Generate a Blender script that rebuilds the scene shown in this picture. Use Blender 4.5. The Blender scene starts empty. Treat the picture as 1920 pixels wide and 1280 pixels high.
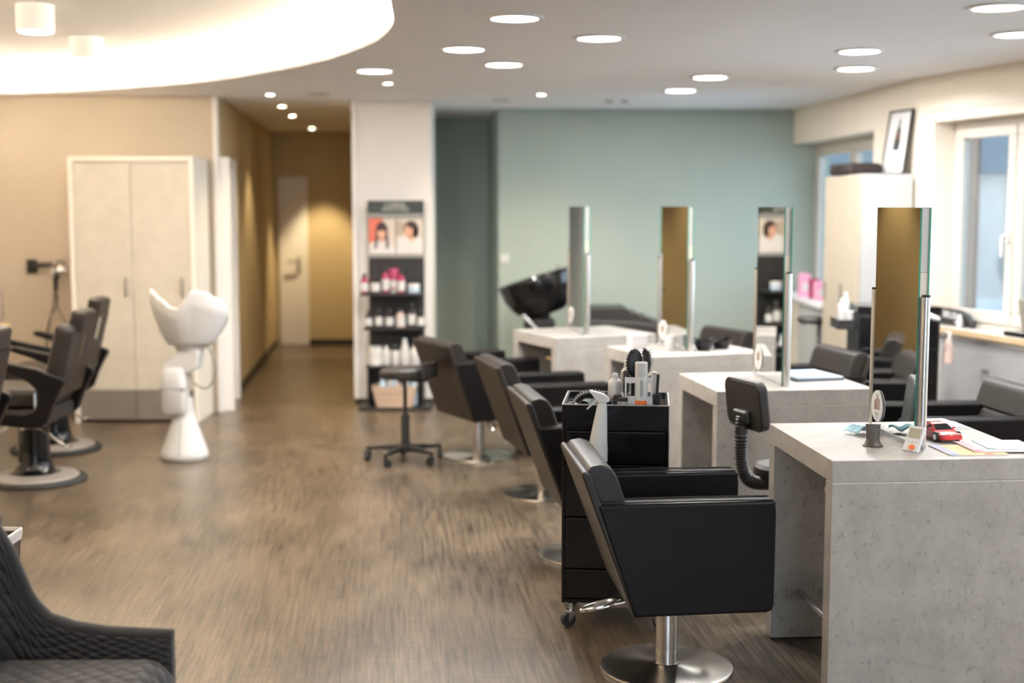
import bpy, bmesh, math, random
from mathutils import Vector, Matrix
random.seed(7)
R = math.radians
SC = bpy.context.scene
COL = SC.collection

# ------------------------------------------------------------------ camera, world, exposure
cam_d = bpy.data.cameras.new('camera'); cam = bpy.data.objects.new('camera', cam_d); COL.objects.link(cam)
cam.location = (0, 0, 1.65)
cam.rotation_euler = (R(90) - math.atan(255 / 2500.0), 0, 0)
cam_d.sensor_width = 36.0
cam_d.lens = 2500 / 1920 * 36
cam_d.clip_start = 0.05; cam_d.clip_end = 200
cam_d.dof.use_dof = True
cam_d.dof.focus_distance = 4.65
cam_d.dof.aperture_fstop = 1.45
SC.camera = cam
SC.view_settings.view_transform = 'Standard'
SC.view_settings.look = 'None'
SC.view_settings.exposure = 1.72
SC.view_settings.gamma = 1.0
SC.view_settings.use_curve_mapping = False
SC.cycles.use_denoising = True
SC.cycles.max_bounces = 10
SC.cycles.diffuse_bounces = 5
SC.cycles.glossy_bounces = 5
SC.cycles.transparent_max_bounces = 12
SC.cycles.sample_clamp_indirect = 6.0
SC.cycles.caustics_reflective = False
SC.cycles.caustics_refractive = False

w = bpy.data.worlds.new('overcast_sky'); SC.world = w; w.use_nodes = True
nt = w.node_tree; bg = nt.nodes['Background']
tc = nt.nodes.new('ShaderNodeTexCoord'); sep = nt.nodes.new('ShaderNodeSeparateXYZ'); rmp = nt.nodes.new('ShaderNodeValToRGB')
nt.links.new(tc.outputs['Generated'], sep.inputs[0]); nt.links.new(sep.outputs['Z'], rmp.inputs[0])
rmp.color_ramp.elements[0].position = 0.0; rmp.color_ramp.elements[0].color = (0.68, 0.84, 1.0, 1)
rmp.color_ramp.elements[1].position = 0.6; rmp.color_ramp.elements[1].color = (0.60, 0.79, 1.0, 1)
nt.links.new(rmp.outputs[0], bg.inputs[0])
bg.inputs[1].default_value = 2.3

LAMP = dict(panel=6.0, panel_watts=8.6, spot=14.0, cove=33.0, tube=12.0, tube_watts=4.5)

# ------------------------------------------------------------------ materials
def lin(c): return tuple(((v / 255) / 12.92 if v / 255 <= .04045 else ((v / 255 + .055) / 1.055) ** 2.4) for v in c)
def new_mat(name):
    m = bpy.data.materials.new(name); m.use_nodes = True
    return m, m.node_tree, m.node_tree.nodes['Principled BSDF']
def noise_col(nt, b, c1, c2, scale, stretch=(1, 1, 1), detail=4, lo=.3, hi=.7, coord='Object', rot=0):
    tc = nt.nodes.new('ShaderNodeTexCoord'); mp = nt.nodes.new('ShaderNodeMapping')
    mp.inputs['Scale'].default_value = stretch; mp.inputs['Rotation'].default_value = (0, 0, rot)
    nz = nt.nodes.new('ShaderNodeTexNoise'); nz.inputs['Scale'].default_value = scale; nz.inputs['Detail'].default_value = detail
    cr = nt.nodes.new('ShaderNodeValToRGB')
    cr.color_ramp.elements[0].position = lo; cr.color_ramp.elements[1].position = hi
    cr.color_ramp.elements[0].color = (*c1, 1); cr.color_ramp.elements[1].color = (*c2, 1)
    nt.links.new(tc.outputs[coord], mp.inputs[0]); nt.links.new(mp.outputs[0], nz.inputs['Vector'])
    nt.links.new(nz.outputs['Fac'], cr.inputs[0])
    if b is not None: nt.links.new(cr.outputs[0], b.inputs['Base Color'])
    return nz, cr, mp
def M(name, col, rough=.5, metal=0.0, var=.06, scale=6, spec=.5, bump=0, bscale=60, coat=0, trans=0, alpha=1, sheen=0):
    m, nt, b = new_mat(name)
    c1 = tuple(v * (1 - var) for v in col); c2 = tuple(min(1, v * (1 + var)) for v in col)
    noise_col(nt, b, c1, c2, scale)
    b.inputs['Roughness'].default_value = rough; b.inputs['Metallic'].default_value = metal
    b.inputs['Specular IOR Level'].default_value = spec
    b.inputs['Coat Weight'].default_value = coat; b.inputs['Transmission Weight'].default_value = trans
    b.inputs['Alpha'].default_value = alpha; b.inputs['Sheen Weight'].default_value = sheen
    if bump:
        nz = nt.nodes.new('ShaderNodeTexNoise'); nz.inputs['Scale'].default_value = bscale; nz.inputs['Detail'].default_value = 3
        tc = nt.nodes.new('ShaderNodeTexCoord'); nt.links.new(tc.outputs['Object'], nz.inputs['Vector'])
        bp = nt.nodes.new('ShaderNodeBump'); bp.inputs['Strength'].default_value = bump; bp.inputs['Distance'].default_value = .01
        nt.links.new(nz.outputs['Fac'], bp.inputs['Height']); nt.links.new(bp.outputs[0], b.inputs['Normal'])
    return m
def emit(name, col, s):
    m, nt, b = new_mat(name)
    b.inputs['Base Color'].default_value = (.8, .8, .8, 1)
    b.inputs['Emission Color'].default_value = (*col, 1); b.inputs['Emission Strength'].default_value = s
    return m

m_wallwhite = M('paint_white', (.82, .785, .755), .85, var=.015, scale=2)
m_cream = M('paint_cream', (.88, .80, .69), .85, var=.015, scale=2)
m_peach = M('paint_peach', (.59, .50, .395), .85, var=.02, scale=2)
m_green = M('paint_sage', (.385, .45, .405), .85, var=.03, scale=1.5)
m_corr = M('paint_ochre', (.55, .44, .26), .8, var=.03, scale=1.5)
m_ceil = M('paint_ceiling', (.92, .905, .905), .9, var=.01, scale=1)
m_trimw = M('trim_white', (.86, .83, .80), .45, var=.01)
m_pvc = M('window_pvc_white', (.56, .52, .465), .35, var=.01)
m_dark = M('dark_skirting', (.035, .025, .018), .5)
m_brick, nt_, b_ = new_mat('brick_outer')
bt = nt_.nodes.new('ShaderNodeTexBrick'); bt.inputs['Color1'].default_value = (.20, .12, .10, 1); bt.inputs['Color2'].default_value = (.26, .17, .14, 1)
bt.inputs['Mortar'].default_value = (.4, .38, .36, 1); bt.inputs['Scale'].default_value = 4
tc_ = nt_.nodes.new('ShaderNodeTexCoord'); nt_.links.new(tc_.outputs['Object'], bt.inputs['Vector']); nt_.links.new(bt.outputs[0], b_.inputs['Base Color'])
b_.inputs['Roughness'].default_value = .9

# floor: dark oak planks with a worn satin finish
m_floor, nt_, b_ = new_mat('wood_plank_floor')
tc_ = nt_.nodes.new('ShaderNodeTexCoord'); mp = nt_.nodes.new('ShaderNodeMapping'); mp.inputs['Rotation'].default_value = (0, 0, R(90 - 5.2))
nt_.links.new(tc_.outputs['Object'], mp.inputs[0])
# planks run away from the camera: brick texture rows along the rotated axis
bt = nt_.nodes.new('ShaderNodeTexBrick'); bt.inputs['Scale'].default_value = 1.0
bt.inputs['Brick Width'].default_value = 1.3; bt.inputs['Row Height'].default_value = .19; bt.inputs['Mortar Size'].default_value = .0016
bt.inputs['Mortar Smooth'].default_value = .2; bt.offset = .37
bt.inputs['Color1'].default_value = (.93, .93, .93, 1); bt.inputs['Color2'].default_value = (1.05, 1.05, 1.05, 1); bt.inputs['Mortar'].default_value = (.55, .55, .55, 1)
nt_.links.new(mp.outputs[0], bt.inputs['Vector'])
mg = nt_.nodes.new('ShaderNodeMapping'); mg.inputs['Scale'].default_value = (1.4, 28, 1); nt_.links.new(mp.outputs[0], mg.inputs[0])
n1 = nt_.nodes.new('ShaderNodeTexNoise'); n1.inputs['Scale'].default_value = 2.2; n1.inputs['Detail'].default_value = 8; n1.inputs['Roughness'].default_value = .65
nt_.links.new(mg.outputs[0], n1.inputs['Vector'])
mg2 = nt_.nodes.new('ShaderNodeMapping'); mg2.inputs['Scale'].default_value = (1.0, 2.2, 1); nt_.links.new(mp.outputs[0], mg2.inputs[0])
n2 = nt_.nodes.new('ShaderNodeTexNoise'); n2.inputs['Scale'].default_value = 1.6; n2.inputs['Detail'].default_value = 5
nt_.links.new(mg2.outputs[0], n2.inputs['Vector'])
mg3 = nt_.nodes.new('ShaderNodeMapping'); mg3.inputs['Scale'].default_value = (22, 3, 1); nt_.links.new(mp.outputs[0], mg3.inputs[0])
n3 = nt_.nodes.new('ShaderNodeTexNoise'); n3.inputs['Scale'].default_value = 1.8; n3.inputs['Detail'].default_value = 7; n3.inputs['Roughness'].default_value = .7
nt_.links.new(mg3.outputs[0], n3.inputs['Vector'])
mix = nt_.nodes.new('ShaderNodeMath'); mix.operation = 'MULTIPLY_ADD'; mix.inputs[1].default_value = .57
hf = nt_.nodes.new('ShaderNodeMath'); hf.operation = 'MULTIPLY'; hf.inputs[1].default_value = .26
h3 = nt_.nodes.new('ShaderNodeMath'); h3.operation = 'MULTIPLY_ADD'; h3.inputs[1].default_value = .17
nt_.links.new(n2.outputs['Fac'], hf.inputs[0]); nt_.links.new(n3.outputs['Fac'], h3.inputs[0]); nt_.links.new(hf.outputs[0], h3.inputs[2]); nt_.links.new(n1.outputs['Fac'], mix.inputs[0]); nt_.links.new(h3.outputs[0], mix.inputs[2])
cr = nt_.nodes.new('ShaderNodeValToRGB'); cr.color_ramp.elements[0].position = .38; cr.color_ramp.elements[1].position = .62
cr.color_ramp.elements[0].color = (.028, .020, .014, 1); cr.color_ramp.elements[1].color = (.190, .138, .090, 1)
nt_.links.new(mix.outputs[0], cr.inputs[0])
mm = nt_.nodes.new('ShaderNodeMix'); mm.data_type = 'RGBA'; mm.blend_type = 'MULTIPLY'; mm.inputs[0].default_value = 1
nt_.links.new(cr.outputs[0], mm.inputs[6]); nt_.links.new(bt.outputs[0], mm.inputs[7]); nt_.links.new(mm.outputs[2], b_.inputs['Base Color'])
rr = nt_.nodes.new('ShaderNodeMapRange'); rr.inputs[3].default_value = .22; rr.inputs[4].default_value = .40
nt_.links.new(mix.outputs[0], rr.inputs[0]); nt_.links.new(rr.outputs[0], b_.inputs['Roughness'])
bp = nt_.nodes.new('ShaderNodeBump'); bp.inputs['Strength'].default_value = .25; bp.inputs['Distance'].default_value = .004
nt_.links.new(n1.outputs['Fac'], bp.inputs['Height']); nt_.links.new(bp.outputs[0], b_.inputs['Normal'])
b_.inputs['Specular IOR Level'].default_value = .55

# concrete-look laminate with small dark pits
m_conc, nt_, b_ = new_mat('concrete_laminate')
nz, cr, _ = noise_col(nt_, None, (.325, .298, .27), (.425, .398, .36), 7, detail=9, lo=.35, hi=.65)
nz.inputs['Roughness'].default_value = .7
tc_ = nt_.nodes.new('ShaderNodeTexCoord'); mp = nt_.nodes.new('ShaderNodeMapping'); mp.inputs['Scale'].default_value = (1.4, 1.4, .8)
n2 = nt_.nodes.new('ShaderNodeTexNoise'); n2.inputs['Scale'].default_value = 38; n2.inputs['Detail'].default_value = 6; n2.inputs['Roughness'].default_value = .7
nt_.links.new(tc_.outputs['Object'], mp.inputs[0]); nt_.links.new(mp.outputs[0], n2.inputs['Vector'])
c2 = nt_.nodes.new('ShaderNodeValToRGB'); c2.color_ramp.elements[0].position = .30; c2.color_ramp.elements[1].position = .43
c2.color_ramp.elements[0].color = (.55, .55, .55, 1); c2.color_ramp.elements[1].color = (1, 1, 1, 1)
nt_.links.new(n2.outputs['Fac'], c2.inputs[0])
mm = nt_.nodes.new('ShaderNodeMix'); mm.data_type = 'RGBA'; mm.blend_type = 'MULTIPLY'; mm.inputs[0].default_value = 1
nt_.links.new(cr.outputs[0], mm.inputs[6]); nt_.links.new(c2.outputs[0], mm.inputs[7]); nt_.links.new(mm.outputs[2], b_.inputs['Base Color'])
b_.inputs['Roughness'].default_value = .42
m_edge = M('pale_edge_strip', (.70, .66, .58), .4)
m_shelfwood = M('beech_shelf', (.60, .43, .22), .5, var=.1)

m_leather = M('black_leather', (.007, .006, .0065), .38, spec=.22, bump=.12, bscale=220)
m_leather_br = M('warm_lit_black_leather', (.022, .017, .0145), .40, spec=.42, bump=.10, bscale=160)  # browner copy of the black leather, warm light put into its colour
m_vinyl = M('black_vinyl', (.028, .024, .022), .42, spec=.5, bump=.1, bscale=90)
m_steel = M('brushed_steel', (.60, .57, .53), .24, 1.0, var=.05, scale=30)
m_chrome = M('chrome', (.78, .78, .78), .12, 1.0, var=.01)
m_alu = M('satin_aluminium', (.72, .71, .69), .3, 1.0, var=.02)
m_blk = M('black_plastic', (.016, .015, .015), .45)
m_gloss = M('black_gloss_lacquer', (.006, .006, .007), .08, spec=.5)
m_plate = M('worn_grey_plate', (.30, .265, .235), .4)
m_rubber = M('black_rubber', (.02, .02, .02), .7)
m_white = M('white_plastic', (.64, .63, .62), .35, var=.01)
m_offw = M('ivory_laminate', (.59, .54, .455), .45, var=.05, scale=9)
m_frame = M('cream_laminate_edge', (.88, .83, .74), .4, var=.01)
m_plinth = M('taupe_plinth', (.20, .17, .145), .5)
m_handle = M('handle_nickel', (.45, .42, .38), .4, .8)
m_beige = M('beige_laminate', (.46, .39, .30), .45, var=.05, scale=9)
m_whitecab = M('white_laminate', (.44, .44, .44), .35, var=.01)
m_grey = M('grey_plastic', (.30, .29, .28), .45)
m_lgrey = M('light_grey_plastic', (.66, .65, .64), .4, var=.02)
m_magenta = M('magenta_plastic', (.33, .02, .09), .3)
m_label = M('white_label', (.60, .59, .58), .5, var=.01)
m_bottlewhite = M('white_bottle', (.58, .57, .56), .3, var=.01)
m_bluewhite = M('pale_blue_bottle', (.44, .54, .64), .3)
m_pinkish = M('blush_bottle', (.56, .42, .37), .35)
m_amber = M('dark_amber_bottle', (.02, .014, .012), .2)
m_kraft = M('pale_wood_crate', (.52, .38, .28), .7, var=.12)
m_wood = M('sill_wood', (.55, .40, .24), .4, var=.12)
m_sill = M('white_sill_top', (.50, .475, .435), .35)
m_red = M('red_car_paint', (.62, .02, .025), .12, coat=1.0)
m_orange = M('orange_button', (.85, .19, .05), .4)
m_lcd = M('lcd_grey_green', (.36, .34, .25), .25)
m_taupe = M('taupe_plastic', (.085, .068, .056), .4)
m_maskb = M('mask_light_blue', (.42, .66, .76), .9, var=.05)
m_paper = M('paper_white', (.72, .72, .72), .5, var=.02)
m_mint = M('paper_mint', (.70, .80, .72), .6)
m_yellowmag = M('magazine_orange', (.72, .45, .16), .4, var=.3, scale=14)
m_lilac = M('magazine_lilac', (.36, .34, .60), .4)
m_pinkm = M('magazine_pink', (.80, .30, .34), .4, var=.2, scale=20)
m_greenp = M('print_green', (.05, .25, .16), .4)
m_redp = M('print_red', (.65, .05, .06), .4)
m_bluep = M('print_blue', (.10, .22, .50), .4)
m_brownp = M('print_brown', (.20, .09, .05), .6)
m_inkp = M('print_ink', (.03, .03, .03), .6)
m_skin = M('print_skin', (.72, .40, .27), .6)
m_hair = M('print_hair', (.055, .03, .03), .6, var=.3, scale=20)
m_coral = M('print_coral', (.72, .18, .12), .6)
m_photo = M('print_cream', (.66, .57, .49), .6, var=.1, scale=8)
m_shirt = M('print_white_shirt', (.70, .66, .64), .6)
m_poster = M('print_dark_green', (.03, .042, .035), .35, var=.6, scale=12)
m_pink = M('pink_plastic', (.80, .35, .50), .4)
m_darkblue = M('dark_blue_grey', (.12, .14, .18), .35)
m_wicker = M('grey_woven_basket', (.20, .19, .15), .8, var=.35, scale=60, bump=.5, bscale=80)
m_cable = M('grey_green_cable', (.28, .27, .20), .6)
m_bag = M('dark_brown_case', (.022, .013, .010), .6, bump=.2)
m_liner = M('white_bin_liner', (.70, .66, .64), .4, var=.05)
m_bin = M('brown_bin', (.06, .042, .036), .5)
m_facade = M('render_grey_facade', (.52, .50, .48), .9)
m_facade_dark = M('blue_grey_cladding', (.19, .22, .255), .6)
m_snow = M('snowy_ground', (.70, .73, .77), .9)
m_carpaint = M('silver_blue_car', (.45, .5, .56), .3)
m_leaf = M('dull_foliage', (.24, .27, .27), .9, var=.3, scale=6)

# clear glass (thin pane): mostly see-through with a weak mirror
def glass_mat(name, tint, fac):
    m, nt, b = new_mat(name); nt.nodes.remove(b)
    tr = nt.nodes.new('ShaderNodeBsdfTransparent'); tr.inputs[0].default_value = (*tint, 1)
    gl = nt.nodes.new('ShaderNodeBsdfGlossy'); gl.inputs['Roughness'].default_value = .02
    mx = nt.nodes.new('ShaderNodeMixShader'); fr = nt.nodes.new('ShaderNodeFresnel'); fr.inputs[0].default_value = 1.45
    mu = nt.nodes.new('ShaderNodeMath'); mu.operation = 'MULTIPLY'; mu.inputs[1].default_value = fac
    nt.links.new(fr.outputs[0], mu.inputs[0]); nt.links.new(mu.outputs[0], mx.inputs[0])
    nt.links.new(tr.outputs[0], mx.inputs[1]); nt.links.new(gl.outputs[0], mx.inputs[2])
    nt.links.new(mx.outputs[0], nt.nodes['Material Output'].inputs[0])
    return m
m_glass = glass_mat('clear_glass', (.96, .98, .97), .8)
m_clear = M('clear_plastic', (.80, .82, .85), .25, var=.01, alpha=.42)
m_frost = M('frosted_plastic', (.72, .73, .72), .4, var=.01, alpha=.80)
m_frost2 = M('frosted_plastic_filled', (.60, .61, .60), .35, var=.01, alpha=.88)
m_mirror, nt_, b_ = new_mat('mirror_silver')
b_.inputs['Base Color'].default_value = (.83, .86, .85, 1); b_.inputs['Metallic'].default_value = 1; b_.inputs['Roughness'].default_value = .015
m_gedge = M('green_glass_edge', (.06, .30, .20), .15, var=.1)
m_core = M('mirror_core_grey', (.55, .53, .51), .5, var=.02)
m_core2 = M('mirror_core_beige', (.70, .64, .54), .5, var=.02)

# quilted dark velvet: diamond stitching from the UV map
m_quilt, nt_, b_ = new_mat('quilted_velvet')
uv = nt_.nodes.new('ShaderNodeUVMap'); mp = nt_.nodes.new('ShaderNodeMapping'); mp.inputs['Rotation'].default_value = (0, 0, R(42))
mp.inputs['Scale'].default_value = (1, 1, 1); nt_.links.new(uv.outputs[0], mp.inputs[0])
sp = nt_.nodes.new('ShaderNodeSeparateXYZ'); nt_.links.new(mp.outputs[0], sp.inputs[0])
hs = []
for ax in ('X', 'Y'):
    a = nt_.nodes.new('ShaderNodeMath'); a.operation = 'MULTIPLY'; a.inputs[1].default_value = math.pi / .042
    nt_.links.new(sp.outputs[ax], a.inputs[0])
    s_ = nt_.nodes.new('ShaderNodeMath'); s_.operation = 'SINE'; nt_.links.new(a.outputs[0], s_.inputs[0])
    ab = nt_.nodes.new('ShaderNodeMath'); ab.operation = 'ABSOLUTE'; nt_.links.new(s_.outputs[0], ab.inputs[0])
    pw = nt_.nodes.new('ShaderNodeMath'); pw.operation = 'POWER'; pw.inputs[1].default_value = .35; nt_.links.new(ab.outputs[0], pw.inputs[0])
    hs.append(pw)
ml = nt_.nodes.new('ShaderNodeMath'); ml.operation = 'MULTIPLY'; nt_.links.new(hs[0].outputs[0], ml.inputs[0]); nt_.links.new(hs[1].outputs[0], ml.inputs[1])
bp = nt_.nodes.new('ShaderNodeBump'); bp.inputs['Strength'].default_value = .9; bp.inputs['Distance'].default_value = .008
nt_.links.new(ml.outputs[0], bp.inputs['Height']); nt_.links.new(bp.outputs[0], b_.inputs['Normal'])
cr = nt_.nodes.new('ShaderNodeValToRGB'); cr.color_ramp.elements[0].position = .25; cr.color_ramp.elements[1].position = .6
cr.color_ramp.elements[0].color = (.012, .010, .011, 1); cr.color_ramp.elements[1].color = (.027, .0225, .0235, 1)
nt_.links.new(ml.outputs[0], cr.inputs[0]); nt_.links.new(cr.outputs[0], b_.inputs['Base Color'])
b_.inputs['Roughness'].default_value = .75; b_.inputs['Sheen Weight'].default_value = .10

m_panel = emit('lit_diffuser', (1.0, .97, .92), LAMP['panel'])
m_spotlit = emit('lit_spot', (1.0, .86, .62), LAMP['spot'])
m_cove = emit('lit_cove_strip', (1.0, .87, .67), LAMP['cove'])
m_tubelit = emit('lit_cylinder_lamp', (1.0, .92, .8), LAMP['tube'])

# ------------------------------------------------------------------ mesh helpers
class MB:
    def __init__(s): s.bm = bmesh.new(); s.mi = 0
    def _f(s, vs):
        try:
            f = s.bm.faces.new(vs); f.material_index = s.mi; return f
        except ValueError: return None
    def box(s, x0, x1, y0, y1, z0, z1, m=None):
        c = [(x, y, z) for z in (z0, z1) for y in (y0, y1) for x in (x0, x1)]
        v = [s.bm.verts.new(m @ Vector(p) if m else p) for p in c]
        for q in ((0, 2, 3, 1), (4, 5, 7, 6), (0, 1, 5, 4), (2, 6, 7, 3), (0, 4, 6, 2), (1, 3, 7, 5)): s._f([v[i] for i in q])
        return s
    def prism(s, pts, a0, a1, axis='y', m=None):
        def P(p, a):
            q = Vector((p[0], a, p[1])) if axis == 'y' else (Vector((a, p[0], p[1])) if axis == 'x' else Vector((p[0], p[1], a)))
            return m @ q if m else q
        n = len(pts); A = [s.bm.verts.new(P(p, a0)) for p in pts]; B = [s.bm.verts.new(P(p, a1)) for p in pts]
        s._f(A[::-1]); s._f(B)
        for i in range(n): s._f([A[i], A[(i + 1) % n], B[(i + 1) % n], B[i]])
        return s
    def loft(s, rings, caps=True, closed=True):
        rv = [[s.bm.verts.new(p) for p in r] for r in rings]
        for a, b in zip(rv, rv[1:]):
            n = len(a)
            for i in range(n if closed else n - 1): s._f([a[i], a[(i + 1) % n], b[(i + 1) % n], b[i]])
        if caps: s._f(rv[0][::-1]); s._f(rv[-1])
        return s
    def lathe(s, prof, c=(0, 0, 0), n=32, m=None, sx=1, sy=1, mis=None):
        rings = []
        for r, z in prof:
            ring = []
            for i in range(n):
                a = 2 * math.pi * i / n; p = Vector((c[0] + r * sx * math.cos(a), c[1] + r * sy * math.sin(a), c[2] + z))
                ring.append(s.bm.verts.new(m @ p if m else p))
            rings.append(ring)
        for k, (a, b) in enumerate(zip(rings, rings[1:])):
            if mis: s.mi = mis[k]
            for i in range(n): s._f([a[i], a[(i + 1) % n], b[(i + 1) % n], b[i]])
        if mis: s.mi = mis[0]
        s._f(rings[0][::-1])
        if mis: s.mi = mis[-1]
        s._f(rings[-1]); return s
    def tube(s, pts, r, n=10, closed=False):
        P = [Vector(p) for p in pts]; k = len(P)
        rs = r if isinstance(r, (list, tuple)) else [r] * k
        t = []
        for i in range(k):
            a = P[i - 1] if (i or closed) else P[0]; b = P[(i + 1) % k] if (i < k - 1 or closed) else P[-1]
            t.append((b - a).normalized())
        up = Vector((0, 0, 1)) if abs(t[0].z) < .9 else Vector((1, 0, 0))
        nrm = (up - t[0] * up.dot(t[0])).normalized(); rings = []
        for i in range(k):
            nrm = (nrm - t[i] * nrm.dot(t[i])).normalized(); bi = t[i].cross(nrm)
            rings.append([s.bm.verts.new(P[i] + (nrm * math.cos(2 * math.pi * j / n) + bi * math.sin(2 * math.pi * j / n)) * rs[i]) for j in range(n)])
        seq = list(zip(rings, rings[1:])) + ([(rings[-1], rings[0])] if closed else [])
        for a, b in seq:
            for j in range(n): s._f([a[j], a[(j + 1) % n], b[(j + 1) % n], b[j]])
        if not closed: s._f(rings[0][::-1]); s._f(rings[-1])
        return s
    def ball(s, c, r, n=16, m=None):
        rx, ry, rz = r if isinstance(r, (list, tuple)) else (r, r, r)
        prof = [(math.sin(math.pi * i / n), -math.cos(math.pi * i / n)) for i in range(n + 1)]
        prof[0] = (.02, -1); prof[-1] = (.02, 1)
        mm = Matrix.Translation(c) @ Matrix.Diagonal((rx, ry, rz, 1))
        if m: mm = m @ mm
        return s.lathe(prof, n=n + 4, m=mm)
    def surf(s, fn, nu, nv, uv=None):
        V = [[s.bm.verts.new(fn(i / nu, j / nv)) for j in range(nv + 1)] for i in range(nu + 1)]
        lay = s.bm.loops.layers.uv.verify() if uv else None
        for i in range(nu):
            for j in range(nv):
                f = s._f([V[i][j], V[i + 1][j], V[i + 1][j + 1], V[i][j + 1]])
                if uv and f:
                    for l, (a, b) in zip(f.loops, ((i, j), (i + 1, j), (i + 1, j + 1), (i, j + 1))): l[lay].uv = uv(a / nu, b / nv)
        return s
    def quad(s, a, b, c, d): s._f([s.bm.verts.new(p) for p in (a, b, c, d)]); return s
    def poly(s, pts): s._f([s.bm.verts.new(p) for p in pts]); return s
    def build(s, name, mat, parent=None, bevel=0, seg=3, smooth=True, subsurf=0, solid=0, loc=None, ang=32, keep=False):
        bm = s.bm
        if not keep: bmesh.ops.recalc_face_normals(bm, faces=bm.faces[:])
        if bevel:
            ed = [e for e in bm.edges if len(e.link_faces) == 2 and e.calc_face_angle(0) > R(28)]
            bmesh.ops.bevel(bm, geom=ed, offset=bevel, segments=seg, profile=.5, affect='EDGES', clamp_overlap=True)
        me = bpy.data.meshes.new(name); bm.to_mesh(me); bm.free()
        for mt in (mat if isinstance(mat, (list, tuple)) else [mat]): me.materials.append(mt)
        if smooth:
            me.polygons.foreach_set('use_smooth', [True] * len(me.polygons))
            me.set_sharp_from_angle(angle=R(ang))
        o = bpy.data.objects.new(name, me); COL.objects.link(o)
        if parent: o.parent = parent
        if loc: o.location = loc
        if bevel:
            wn = o.modifiers.new('flat_faces', 'WEIGHTED_NORMAL'); wn.keep_sharp = True; wn.weight = 80
        if solid:
            sm = o.modifiers.new('thick', 'SOLIDIFY'); sm.thickness = solid; sm.offset = 0
        if subsurf:
            sb = o.modifiers.new('sub', 'SUBSURF'); sb.levels = subsurf; sb.render_levels = subsurf
        return o
def thing(name, label, cat, loc=(0, 0, 0), rz=0, group=None):
    o = bpy.data.objects.new(name, None); COL.objects.link(o); o.empty_display_size = .1
    o.location = loc; o.rotation_euler = (0, 0, rz); o['label'] = label; o['category'] = cat
    if group: o['group'] = group
    return o
def tag(o, label, cat, group=None, kind=None):
    o['label'] = label; o['category'] = cat
    if group: o['group'] = group
    if kind: o['kind'] = kind
    return o
def struct(o, label=None):
    o['kind'] = 'structure'
    if label: o['label'] = label
    return o
def dup(root, label, loc=None, rz=None, group=None):
    def cp(o, par):
        c = o.copy(); COL.objects.link(c)
        if par: c.parent = par
        for ch in list(o.children): cp(ch, c)
        return c
    r = cp(root, None); r['label'] = label
    if loc: r.location = loc
    if rz is not None: r.rotation_euler = (0, 0, rz)
    if group: r['group'] = group
    return r
def lettering(body, size, mat, parent, m4, name='lettering', extrude=.0006, align='CENTER'):
    cu = bpy.data.curves.new(name, 'FONT'); cu.body = body; cu.size = size; cu.extrude = extrude; cu.align_x = align; cu.align_y = 'CENTER'
    t = bpy.data.objects.new('tmp_text', cu); COL.objects.link(t)
    dg = bpy.context.evaluated_depsgraph_get(); me = bpy.data.meshes.new_from_object(t.evaluated_get(dg))
    bpy.data.objects.remove(t); me.transform(m4); me.materials.clear(); me.materials.append(mat); me.name = name
    o = bpy.data.objects.new(name, me); COL.objects.link(o)
    if parent: o.parent = parent
    return o
def frame_m(o, xa, za):
    """matrix whose local XY plane stands at o, X along xa, Y along za"""
    x = Vector(xa).normalized(); y = Vector(za).normalized(); z = x.cross(y)
    return Matrix(((x.x, y.x, z.x, o[0]), (x.y, y.y, z.y, o[1]), (x.z, y.z, z.z, o[2]), (0, 0, 0, 1)))
def arc(cx, cy, r, a0, a1, n):
    return [(cx + r * math.cos(R(a0 + (a1 - a0) * i / n)), cy + r * math.sin(R(a0 + (a1 - a0) * i / n))) for i in range(n + 1)]
def smooth_path(pts, k=6):
    P = [Vector(p) for p in pts]; out = []
    for i in range(len(P) - 1):
        p0 = P[max(i - 1, 0)]; p1 = P[i]; p2 = P[i + 1]; p3 = P[min(i + 2, len(P) - 1)]
        for j in range(k):
            t = j / k
            out.append(.5 * ((2 * p1) + (p2 - p0) * t + (2 * p0 - 5 * p1 + 4 * p2 - p3) * t * t + (3 * p1 - p0 - 3 * p2 + p3) * t ** 3))
    out.append(P[-1]); return out

# ------------------------------------------------------------------ the room shell
CZ = 2.505
W0 = Vector((2.53, 12.10)); W1 = Vector((2.735, 9.15)); dB = Vector((.266, -.964)).normalized(); W3 = W1 + dB * 11.77
def quadwall(name, p0, p1, z0, z1, th, mat, side=1):
    """straight wall from p0 to p1, thickness th towards the left (side=1) or right of that direction"""
    p0 = Vector(p0); p1 = Vector(p1); d = (p1 - p0).normalized(); n = Vector((-d.y, d.x)) * side * th
    return struct(MB().prism([p0, p1, p1 + n, p0 + n], z0, z1, 'z').build(name, mat, smooth=False))
fl = MB().prism([(-4.8, -2.3), (W3.x + .2, -2.3), (W3.x + .2, W3.y), (W1.x + .2, W1.y), (W0.x + .3, W0.y), (2.9, 12.2), (-.1, 12.2), (-.1, 13.8), (-1.2, 13.8), (-1.5, 16), (-3.1, 16), (-2.9, 10.7), (-4.8, 10.7)], -.05, 0, 'z')
struct(fl.build('floor', m_floor, smooth=False))

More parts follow.
